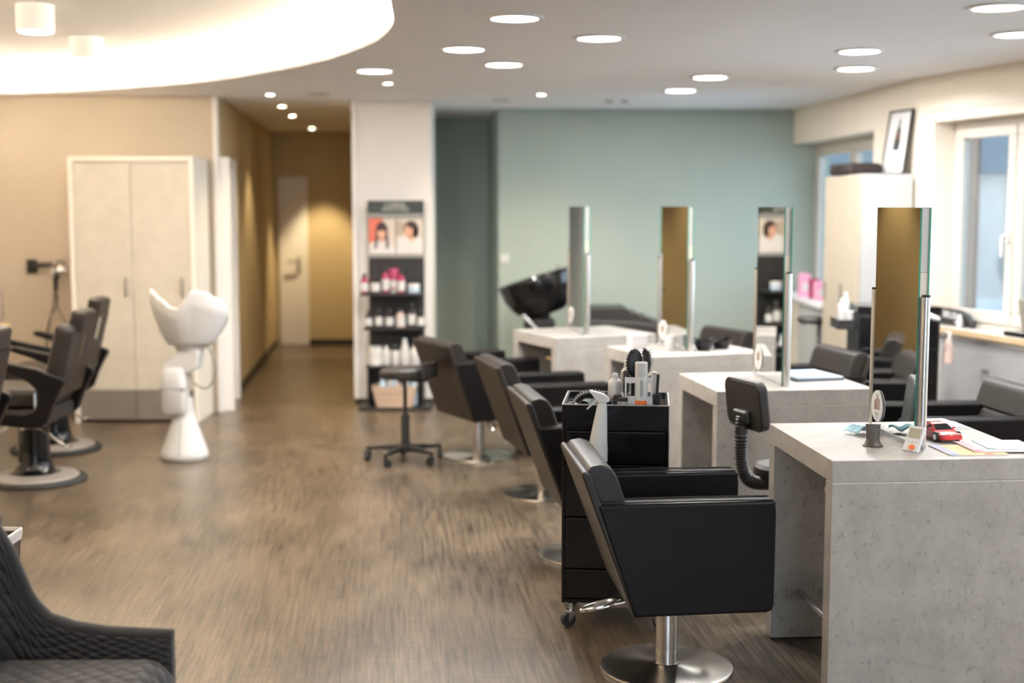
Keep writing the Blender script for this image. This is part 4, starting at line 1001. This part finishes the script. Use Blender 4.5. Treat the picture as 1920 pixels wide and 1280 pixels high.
# local x runs away from the camera along the wall, local y towards the room
MB().box(0, .76, -.37, -.021, .0, 1.862).build('carcass', m_whitecab, t, bevel=.003)
for x0, x1, hx in ((.004, .378, .325), (.382, .756, .70)):
    d_ = MB().box(x0, x1, -.019, 0, .08, 1.855).build('door', m_beige, t, bevel=.002)
    MB().box(hx - .007, hx + .007, 0, .022, .98, 1.10).build('handle', m_handle, d_, bevel=.003)
MB().box(0, .76, -.03, -.010, 0, .078).build('plinth', m_plinth, t)
c_ = thing('carry_case', 'dark brown rounded case lying on top of the tall cabinet', 'case', (2.425, 9.50, 1.8625), R(98))
MB().box(-.19, .19, -.12, .12, 0, .082).build('body', m_bag, c_, bevel=.025, seg=4)
MB().tube([(-.05, .115, .05), (-.05, .14, .055), (.05, .14, .055), (.05, .115, .05)], .006, 6).build('handle', m_bag, c_)
pf = thing('picture_frame', 'black framed fashion picture leaning on the wall above the cabinet', 'picture', (2.615, 9.27, 1.863), R(-77))
tl = Matrix.Rotation(R(-8), 4, 'X')
fw_ = .31; fh_ = .445
b = MB(); b.box(-fw_ / 2, fw_ / 2, 0, .018, 0, .014, tl).box(-fw_ / 2, fw_ / 2, 0, .018, fh_ - .014, fh_, tl).box(-fw_ / 2, -fw_ / 2 + .014, 0, .018, .014, fh_ - .014, tl).box(fw_ / 2 - .014, fw_ / 2, 0, .018, .014, fh_ - .014, tl)
b.build('frame', m_blk, pf)
MB().box(-fw_ / 2 + .012, fw_ / 2 - .012, .008, .014, .012, fh_ - .012, tl).build('print', m_paper, pf)
b = MB(); b.prism([(-.045, .17), (.035, .165), (.045, .22), (.03, .31), (.012, .335), (.014, .38), (-.004, .385), (-.012, .335), (-.03, .30), (-.04, .24)], .0065, .0078, 'y', tl); b.build('printed_figure', m_inkp, pf)
b = MB(); b.prism([(-.012, .24), (.018, .24), (.018, .30), (-.010, .30)], .0055, .0064, 'y', tl).build('printed_detail', m_brownp, pf)
# counter with drawer unit under the far window
t = thing('side_counter', 'grey counter with white drawer unit in the far window corner', 'counter', (2.30, 9.95, 0), 0)
MB().box(0, .20, 0, 1.6, .875, .905).build('counter_top', m_lgrey, t, bevel=.004)
MB().box(.03, .20, .02, .85, .06, .874).build('drawer_unit', m_whitecab, t, bevel=.003)
pd_ = MB().lathe([(.0, -.035), (.11, -.028), (.135, 0), (.12, .022), (.0, .03)], n=28, c=(-.01, .10, .79), sy=.7).build('arm_pad', m_vinyl, t)
MB().box(.02, .06, .08, .12, .60, .78).build('pad_bracket', m_blk, pd_)
for i, (x, y, h, w_, mt, lb) in enumerate([(2.40, 10.95, .19, .045, m_pink, 'tall pink box on the counter in the far window corner'), (2.43, 10.70, .16, .04, m_magenta, 'dark pink carton standing before the pink box'), (2.44, 10.52, .15, .05, m_pink, 'pink bottle-shaped box nearest the tall cabinet')]):
    k_ = thing('pink_box', lb, 'box', (x, y, .905), 0, 'pink boxes on the far counter'); MB().box(-w_, w_, -w_, w_, 0, h).build('body', mt, k_, bevel=.006); MB().box(-w_ * .5, w_ * .5, -w_ - .001, -w_ + .001, h * .25, h * .6).build('label', m_label, k_)
T2 = (2.09, 8.03); T2R = R(-4)
t = thing('salon_trolley', 'black trolley under the window, partly behind the nearest mirror', 'trolley', (*T2, 0), T2R)
b = MB().box(0, .49, 0, .36, .14, 1.0); b.build('body', m_blk, t, bevel=.006)
MB().box(-.005, .495, -.005, .365, 1.0, 1.045).build('top_tray', m_gloss, t, bevel=.006)
for a, c in ((.80, .98), (.6, .79), (.38, .59), (.16, .37)): MB().box(.012, .478, -.012, .0, a, c).build('drawer', m_gloss, t, bevel=.004)
MB().box(-.115, -.004, .02, .30, .90, .925).box(-.115, -.109, .02, .30, .925, .96).box(-.108, -.004, .02, .026, .925, .96).build('side_tray', m_blk, t, bevel=.002)
for x in (.05, .44):
    for y in (.05, .31): caster(t, x, y, x * 9 + y, m_blk, r=.045, top=.14)
def on_t2(u, v, z): return (T2[0] + u * math.cos(T2R) - v * math.sin(T2R), T2[1] + u * math.sin(T2R) + v * math.cos(T2R), z)
gt = 'white bottles in the side tray of the window trolley'
bottle('product_bottle', 'left white bottle in the side tray of the window trolley', on_t2(-.078, .10, .9255), .16, .026, m_bottlewhite, None, 'dome', None, gt)
bottle('product_bottle', 'taller white bottle in the side tray of the window trolley', on_t2(-.045, .17, .9255), .195, .028, m_bottlewhite, None, 'cone', None, gt)
bottle('product_bottle', 'low white bottle in front of the taller one, window trolley', on_t2(-.035, .075, .9255), .085, .026, m_bottlewhite, None, 'can', None, gt)
t = thing('hair_dryer', 'small white hair dryer hung at the right side of the window trolley', 'hair dryer', on_t2(.43, -.055, .985), R(-20)); t.scale = (.5, .5, .5)
mm = Matrix.Rotation(R(108), 4, 'Y')
MB().lathe([(.028, -.08), (.036, -.072), (.038, -.02), (.032, .03), (.022, .085)], n=24, m=mm).build('barrel', m_white, t)
MB().tube([(-.03, 0, -.01), (-.04, -.07, -.02), (-.04, -.14, -.022)], .014, 10).build('handle', m_blk, t)
t = thing('spray_bottle', 'blush spray bottle hanging at the right of the window trolley', 'spray bottle', on_t2(.545, .01, .70), 0)
MB().lathe([(.030, 0), (.034, .005), (.032, .06), (.018, .14), (.013, .155)], n=24).build('body', m_pinkish, t)
MB().prism([(-.012, .155), (.012, .155), (.014, .19), (-.035, .20), (-.035, .188), (-.012, .18)], -.01, .01, 'y').build('spray_head', m_lgrey, t, bevel=.003)
MB().box(-.06, -.004, -.006, .006, .158, .166).build('hook', m_blk, t)

# radiator below the near window
t = thing('radiator', 'white ribbed radiator below the right window', 'radiator', (W1.x, W1.y, 0), math.atan2(dB.y, dB.x))
b = MB(); x = .40
while x < 2.55: b.box(x, x + .020, -.018, -.006, .10, .79); x += .034
b.build('ribs', m_whitecab, t, bevel=.004, seg=1)
MB().box(.40, 2.55, -.006, -.001, .10, .79).build('panel', m_grey, t)  # grey puts shade into the gaps between the white ribs
MB().box(.40, 2.55, -.018, -.001, .79, .80).build('top_cover', m_trimw, t)
v = MB()
for bx in ((.875, .945, .535, .543), (.875, .945, .622, .630), (.875, .883, .543, .622), (.937, .945, .543, .622)): v.box(bx[0], bx[1], -.026, -.0185, bx[2], bx[3])
v.build('vent_frame', m_handle, t)
for x in (.6, 2.3): MB().box(x, x + .03, -.015, -.001, .0, .10).build('foot', m_trimw, t)
# things on the sill
def on_sill(s, off, z=.862): p = W1 + dB * s + Vector((-dB.y, dB.x)) * off; return (p.x, p.y, z)
rB = math.atan2(dB.y, dB.x)
t = thing('black_pouch', 'black pouch with white BRUSH lettering lying on the sill', 'pouch', on_sill(.44, .07), rB)
MB().prism([(-.30, 0), (.20, 0), (.185, .035), (.12, .085), (.04, .105), (-.16, .112), (-.28, .105)], -.012, .03, 'y').build('body', m_blk, t, bevel=.010)
lettering('BRUSH', .062, m_paper, t, frame_m((-.03, -.0135, .066), (1, 0, -.05), (.05, 0, 1)), 'lettering')
lettering('STYLE', .026, m_paper, t, frame_m((.04, -.0135, .022), (1, 0, -.03), (.03, 0, 1)), 'lettering')
bottle('white_tube', 'small white tube standing on the sill before the black pouch', on_sill(.55, .028), .085, .021, m_bottlewhite, None, 'cone', None, None, 'tube')
t = thing('black_tray', 'flat black tray on the sill at the right photo edge', 'tray', on_sill(1.28, .035), rB)
MB().box(-.20, .30, -.06, .09, 0, .028).build('tray', m_gloss, t, bevel=.006)
t = thing('woven_basket', 'grey woven basket standing in the black tray on the sill', 'basket', on_sill(1.30, .055, .891), rB)
rg = []
for z_, a, c in ((0, .085, .05), (.10, .10, .06), (.20, .112, .07)): rg.append([(sx * a, sy * c, z_) for sx, sy in ((-1, -1), (1, -1), (1, 1), (-1, 1))])
MB().loft(rg).build('body', m_wicker, t, bevel=.012)
MB().prism([(-.09, .19), (.09, .19), (.07, .245), (-.06, .262)], -.04, .0, 'y').build('black_cloth', m_blk, t, bevel=.008)
MB().box(-.075, -.045, -.045, .02, .196, .216).build('red_packet', m_redp, t, bevel=.003)

# ------------------------------------------------------------------ wash place by the green wall
t = thing('wash_basin', 'glossy black tilted wash basin by the green wall', 'wash basin', (.20, 11.25, 0))
tl = Matrix.Translation((.02, 0, .97)) @ Matrix.Rotation(R(-17), 4, 'Y')
outp = [(.05, -.25), (.15, -.235), (.225, -.17), (.275, -.06), (.29, .06), (.285, .08), (.265, .078), (.25, .02), (.20, -.13), (.12, -.20), (.04, -.21)]
MB().lathe(outp, n=44, m=tl, sx=1.12, sy=.9).build('bowl', m_gloss, t)
MB().box(-.10, .16, -.12, .12, 0, .70).build('pedestal', m_blk, t, bevel=.02)
MB().box(-.06, .12, -.08, .08, .70, .80).build('swivel', m_blk, t, bevel=.015)
MB().tube([(-.10, -.20, .735), (.0, -.20, .63), (.06, -.20, .615)], .014, 8).ball((-.10, -.20, .735), .020, n=10).build('tilt_lever', m_chrome, t)
MB().tube([(.20, .18, 1.02), (.20, .18, 1.12), (.19, .10, 1.14), (.19, .06, 1.11)], .011, 8).build('tap', m_chrome, t)
t = thing('wash_lounger', 'dark ribbed reclining wash chair by the green wall', 'lounger', (.50, 11.25, 0))
prof = [(.05, .60)]
z_, x_ = .805, .02
st_ = [(.0, .60), (.0, .80)]
for x_, z_ in ((.43, .803), (.47, .79), (.485, .765), (.55, .757), (.575, .73), (.64, .722), (.665, .695), (.735, .685), (.76, .655)): st_.append((x_, z_))
st_ += [(.80, .52), (.74, .44), (.10, .50)]
MB().prism(st_, -.18, .22, 'y').build('ribbed_back', m_vinyl, t, bevel=.012, seg=2)
for s, y0 in ((0, -.30), (1, .24)): MB().prism([(.10, .40), (.10, .71), (.55, .695), (.77, .655), (.80, .62), (.78, .40)], y0, y0 + .10, 'y').build('arm', m_vinyl, t, bevel=.02)
MB().box(.12, .78, -.22, .24, .34, .46).build('seat', m_vinyl, t, bevel=.03)
MB().box(.2, .7, -.18, .2, 0, .34).build('base', m_blk, t, bevel=.02)
MB().box(.78, 1.12, -.20, .22, .30, .42).build('leg_rest', m_vinyl, t, bevel=.03)

# ------------------------------------------------------------------ small things on the desks
def tint_bowl(loc, rz, label, s=1):
    t = thing('tint_bowl', label, 'bowl', loc, rz, 'glossy black bowls on the third desk')
    MB().lathe([(.035 * s, 0), (.038 * s, .003), (.060 * s, .040), (.064 * s, .052), (.061 * s, .052), (.056 * s, .040), (.034 * s, .006)], n=32).build('bowl', m_gloss, t)
    MB().prism([(.055 * s, .046), (.095 * s, .050), (.095 * s, .054), (.055 * s, .052)], -.012, .012, 'y').build('grip', m_gloss, t, bevel=.002)
    MB().tube([(-.07 * s, .01, .075), (.02 * s, 0, .035)], .006, 8).build('tint_brush', m_gloss, t)
tint_bowl((1.098, 7.60, TZ), .4, 'front left glossy black tint bowl on the third desk'); tint_bowl((1.215, 7.70, TZ), 2.2, 'glossy black tint bowl right behind the other on the third desk', 1.05)
t = thing('white_cup', 'small white cup at the foot of the mirror on the third desk', 'cup', (.905, 7.60, TZ))
MB().lathe([(.026, 0), (.028, .003), (.033, .085), (.031, .085), (.026, .006)], n=26).build('cup', m_white, t)
t = thing('white_box', 'plain white box at the rear left of the third desk', 'box', (.735, 7.79, TZ), R(20))
MB().box(-.05, .05, -.035, .035, 0, .072).build('body', m_white, t, bevel=.004); MB().box(-.051, .051, -.036, .036, .058, .074).build('lid', m_white, t, bevel=.003)
t = thing('flat_folder', 'dark blue-grey flat folder lying on the second desk', 'folder', on_desk(1, .565, .43), R(14))
MB().box(-.115, .135, -.15, .16, 0, .012).build('cover', m_darkblue, t, bevel=.005)
MB().box(-.11, .13, -.145, .155, .0125, .017).build('top_sheet', m_bluewhite, t, bevel=.002)
# face mask
def mk(u, v):
    x = (u - .5) * .15; y = (v - .5) * .10
    return (x, y * (1 - .5 * u * u), .010 + .018 * math.sin(u * 5.2) ** 2 * (1 - .3 * v) + .012 * math.sin(v * 7 + u * 3) ** 2 * (1 - abs(2 * u - 1) * .6))
t = thing('face_mask', 'crumpled light blue face mask on the nearest desk, left of the mirror', 'mask', (1.275, 4.79, TZ), R(20)); t.scale = (.72, .8, .95)
MB().surf(mk, 22, 16).build('fabric', m_maskb, t, solid=.0025, ang=180)
MB().tube(smooth_path([(.06, -.03, .012), (.10, -.05, .006), (.13, -.03, .004), (.12, .01, .004), (.07, .03, .014)], 5), .0012, 5).build('ear_loop', m_white, t)
# dryer nozzle
t = thing('dryer_nozzle', 'brown-grey dryer nozzle standing on the nearest desk', 'nozzle', (1.243, 4.535, TZ), R(-15))
rg = []
for z_, a, c, e in ((.0, .034, .026, 1), (.004, .035, .027, 1), (.008, .030, .024, 1), (.022, .023, .019, .9), (.055, .0235, .010, .5), (.078, .0255, .0075, .35)):
    rg.append([(a * (abs(math.cos(q)) ** e) * (1 if math.cos(q) > 0 else -1), c * (abs(math.sin(q)) ** e) * (1 if math.sin(q) > 0 else -1), z_) for q in [2 * math.pi * k / 32 for k in range(32)]])
MB().loft(rg).build('body', m_taupe, t); MB().prism([(-.020, .010), (.004, .010), (-.008, .042)], -.024, -.012, 'y').build('fin', m_taupe, t, bevel=.001)
# kitchen timer
t = thing('kitchen_timer', 'white digital timer with orange button leaning on its stand', 'timer', (1.338, 4.43, TZ + .0015), R(-50))
tl = Matrix.Rotation(R(-27), 4, 'X') @ Matrix.Scale(1.13, 4)
MB().box(-.027, .027, 0, .013, 0, .082, tl).build('case', m_white, t, bevel=.005)
MB().box(-.020, .020, -.0015, .001, .044, .074, tl).build('display', m_lcd, t, bevel=.0008)
MB().lathe([(.0085, 0), (.008, .0025)], n=18, m=tl @ frame_m((.004, -.0002, .014), (1, 0, 0), (0, 0, 1)), sx=1.3).build('start_button', m_orange, t)
for k in range(3): MB().lathe([(.004, 0), (.0036, .0018)], n=12, m=tl @ frame_m((-.013 + k * .012, -.0002, .033), (1, 0, 0), (0, 0, 1))).build('key', m_white, t)
MB().prism([(.036, .045), (.060, .0), (.063, .0), (.039, .048)], -.018, .018, 'x').build('kickstand', m_white, t)
# red toy car
t = thing('toy_car', 'red toy sports car on the nearest desk, right of the mirror', 'toy car', (1.515, 4.70, TZ), R(-77))
def sec(x, hw, z0, zs, zr, rw):   # half width, sill, shoulder, roof height, roof half width
    return [(x, -hw * .94, z0), (x, -hw, z0 + .008), (x, -hw * .97, zs), (x, -rw, zr), (x, rw, zr), (x, hw * .97, zs), (x, hw, z0 + .008), (x, hw * .94, z0)]
b = MB().loft([sec(-.108, .036, .014, .030, .034, .030), sec(-.100, .044, .011, .034, .040, .034), (sec(-.06, .046, .009, .036, .046, .030)), sec(-.03, .0455, .009, .036, .0575, .0275), sec(.0, .045, .009, .036, .0585, .0275), sec(.018, .045, .009, .036, .0555, .0275),
               sec(.052, .0445, .009, .034, .037, .034), sec(.085, .0435, .009, .028, .030, .030), sec(.104, .040, .010, .020, .0225, .026), sec(.110, .034, .012, .017, .018, .022)])
b.build('body', m_red, t, bevel=.002, seg=2, ang=50)
def q3(*p): return [Vector(x) for x in p]
MB().loft([q3((.0215, -.0265, .0548), (.0215, .0265, .0548), (.0195, .0265, .0545), (.0195, -.0265, .0545)), q3((.0495, -.0325, .0388), (.0495, .0325, .0388), (.0470, .0325, .0385), (.0470, -.0325, .0385))]).build('windscreen', m_gloss, t)
for s in (-1, 1):
    MB().loft([q3((-.03, s * .0305, .0535), (.012, s * .0305, .0535), (.012, s * .0285, .0535), (-.03, s * .0285, .0535)), q3((-.045, s * .0430, .039), (.036, s * .0420, .0385), (.036, s * .040, .0385), (-.045, s * .041, .039))]).build('side_window', m_gloss, t)
    MB().ball((.035, s * .047, .042), (.005, .006, .004), n=8).build('wing_mirror', m_red, t)
    MB().box(.088, .098, s * .030 - .008, s * .030 + .008, .0268, .0292).build('headlight', m_lgrey, t, bevel=.001)
    for x in (-.066, .068):
        w_ = MB().lathe([(.010, -.006), (.0165, -.0065), (.0175, -.004), (.0175, .004), (.0165, .0065), (.010, .006)], n=24, m=Matrix.Translation((x, s * .0415, .0175)) @ Matrix.Rotation(R(90), 4, 'X')).build('wheel', m_rubber, t)
        MB().lathe([(.011, -.0072), (.0115, 0), (.011, .0072)], n=10, m=Matrix.Translation((x, s * .0415, .0175)) @ Matrix.Rotation(R(90), 4, 'X')).build('rim', m_alu, w_)
MB().lathe([(.003, 0), (.0026, .001)], n=14, m=Matrix.Translation((.098, 0, .0255)) @ Matrix.Rotation(R(20), 4, 'Y')).build('bonnet_badge', m_yellowmag, t)
# magazines
def magazine(name, label, loc, rz, w_, h_, th, cover, spine, tabs=(), group='magazines on the nearest desk', tilt=0):
    t = thing(name, label, 'magazine', loc, rz, group)
    MB().box(0, w_, 0, h_, 0.0006, th - .0006).build('pages', m_paper, t)
    c = MB().box(-.0004, w_ + .0004, -.0004, h_ + .0004, th - .0006, th).box(-.0004, w_, -.0004, h_ + .0004, 0, .0006).build('cover', cover, t)
    if spine: MB().box(.0, .035, 0, h_, th, th + .0003).build('cover_band', spine, t)
    for x0, x1, y0, y1, mt in tabs: MB().box(x0, x1, y0, y1, th, th + .0004).build('cover_print', mt, t)
    return t
magazine('magazine', 'orange magazine with lilac band, lowest of the front fan', (1.452, 4.352, TZ), R(5), .20, .185, .004, m_yellowmag, m_lilac, ((0, .024, -.0006, .02, m_bluep), (.12, .15, -.0006, .016, m_redp)))
magazine('magazine', 'white and pink magazine, middle of the front fan', (1.548, 4.395, TZ + .0046), R(3), .20, .19, .004, m_paper, m_pinkm, ((.0, .022, -.0006, .02, m_redp),))
magazine('magazine', 'white leaflet with green corner, top of the front fan', (1.605, 4.42, TZ + .0092), R(1), .165, .17, .003, m_paper, None, ((.0, .022, -.0006, .018, m_greenp), (.05, .09, .10, .14, m_pinkish)))
magazine('magazine', 'lower white magazine of the pair behind the toy car', (1.56, 4.86, TZ), R(12), .15, .20, .004, m_paper, m_greenp, (), 'pair of magazines behind the toy car')
magazine('magazine', 'upper pale blue magazine of the pair behind the toy car', (1.545, 4.88, TZ + .0046), R(8), .15, .20, .003, m_bluewhite, None, ((.05, .12, .04, .16, m_paper),), 'pair of magazines behind the toy car')
t = thing('mint_leaflet', 'mint green leaflet at the rear edge of the nearest desk', 'leaflet', (1.285, 4.93, TZ), R(-18)); MB().box(0, .085, 0, .08, 0, .002).build('sheet', m_mint, t); MB().box(.03, .05, .03, .05, .002, .0023).build('print', m_pinkish, t)

# ------------------------------------------------------------------ quilted armchair and bin in the left corner
t = thing('quilted_armchair', 'dark quilted velvet armchair cut off at the lower left corner', 'armchair', (-1.165, 3.235, 0), R(1))
def plan(u):   # U-shaped path: near front -> back -> far front ; returns x, y, and how far along the back we are (0 side, 1 back)
    L1, L2 = .46, .40; rad = .11; hw = .255; xb = -.24; xf = .255
    P = [(xf, -hw), (xb + rad, -hw)] + arc(xb + rad, -hw + rad, rad, 270, 180, 8)[1:] + [(xb, hw - rad)] + arc(xb + rad, hw - rad, rad, 180, 90, 8)[1:] + [(xf, hw)]
    ds = [0]
    for a, b_ in zip(P, P[1:]): ds.append(ds[-1] + math.dist(a, b_))
    s = u * ds[-1]
    for i in range(len(P) - 1):
        if s <= ds[i + 1] + 1e-9: k = (s - ds[i]) / (ds[i + 1] - ds[i]); return P[i][0] + (P[i + 1][0] - P[i][0]) * k, P[i][1] + (P[i + 1][1] - P[i][1]) * k, s, ds[-1]
KB = [(0, 0), (.18, .0), (.26, .035), (.33, .11), (.37, .25), (.392, .48), (.41, .70), (.44, .90), (.48, 1), (2, 1)]
def shell(u, v):
    x, y, s, Lt = plan(u); h_ = min(s, Lt - s)
    k = 0
    for (h0, k0), (h1, k1) in zip(KB, KB[1:]):
        if h0 <= h_ <= h1: q = (h_ - h0) / (h1 - h0); k = k0 + (k1 - k0) * q
    top = .505 - .012 * max(0, 1 - h_ / .2) + k * .345
    z = .36 + (top - .36) * v
    lean = .045 * max(0, z - .50) / .35
    bx = -lean * (1 if x < 0 else max(0, 1 - x / .1))
    fl = 1 + .03 * max(0, z - .45)
    return (x + bx, y * fl, z)
MB().surf(shell, 96, 22, uv=lambda u, v: (u * 1.55, v * .42)).build('shell', m_quilt, t, solid=.045, keep=True, ang=180)
rim = [shell(u / 90, 1) for u in range(91)]
MB().tube(rim, .0225, 10).build('rim_roll', m_quilt, t, ang=180)
def cushion(u, v):
    x = -.235 + .50 * u; y = (-.225 + .45 * v)
    e = min(u, 1 - u, v, 1 - v); d_ = 1 - max(0, 1 - e / .12) ** 2
    return (x, y, .385 + .075 * d_)
MB().surf(cushion, 30, 26, uv=lambda u, v: (u * .50, v * .45)).box(-.23, .262, -.225, .225, .33, .386).build('seat_cushion', m_quilt, t, ang=180, keep=True)
for x in (-.17, .20):
    for y in (-.19, .19): MB().tube([(x, y, .34), (x * 1.22, y * 1.15, 0)], [.014, .009], 12).build('leg', m_blk, t)
t = thing('waste_bin', 'dark waste bin with white liner behind the quilted armchair', 'bin', (-1.80, 4.32, 0))
rg = [[(sx * a, sy * a * .8, z_) for sx, sy in ((-1, -1), (1, -1), (1, 1), (-1, 1))] for z_, a in ((0, .10), (.555, .138), (.555, .130), (.02, .095))]
MB().loft(rg).build('body', m_bin, t, bevel=.012)
rg = [[(sx * a, sy * a * .8, z_) for sx, sy in ((-1, -1), (1, -1), (1, 1), (-1, 1))] for z_, a in ((.528, .1385), (.562, .143), (.57, .138), (.50, .128))]
MB().loft(rg, caps=False).build('liner', m_liner, t, bevel=.008)
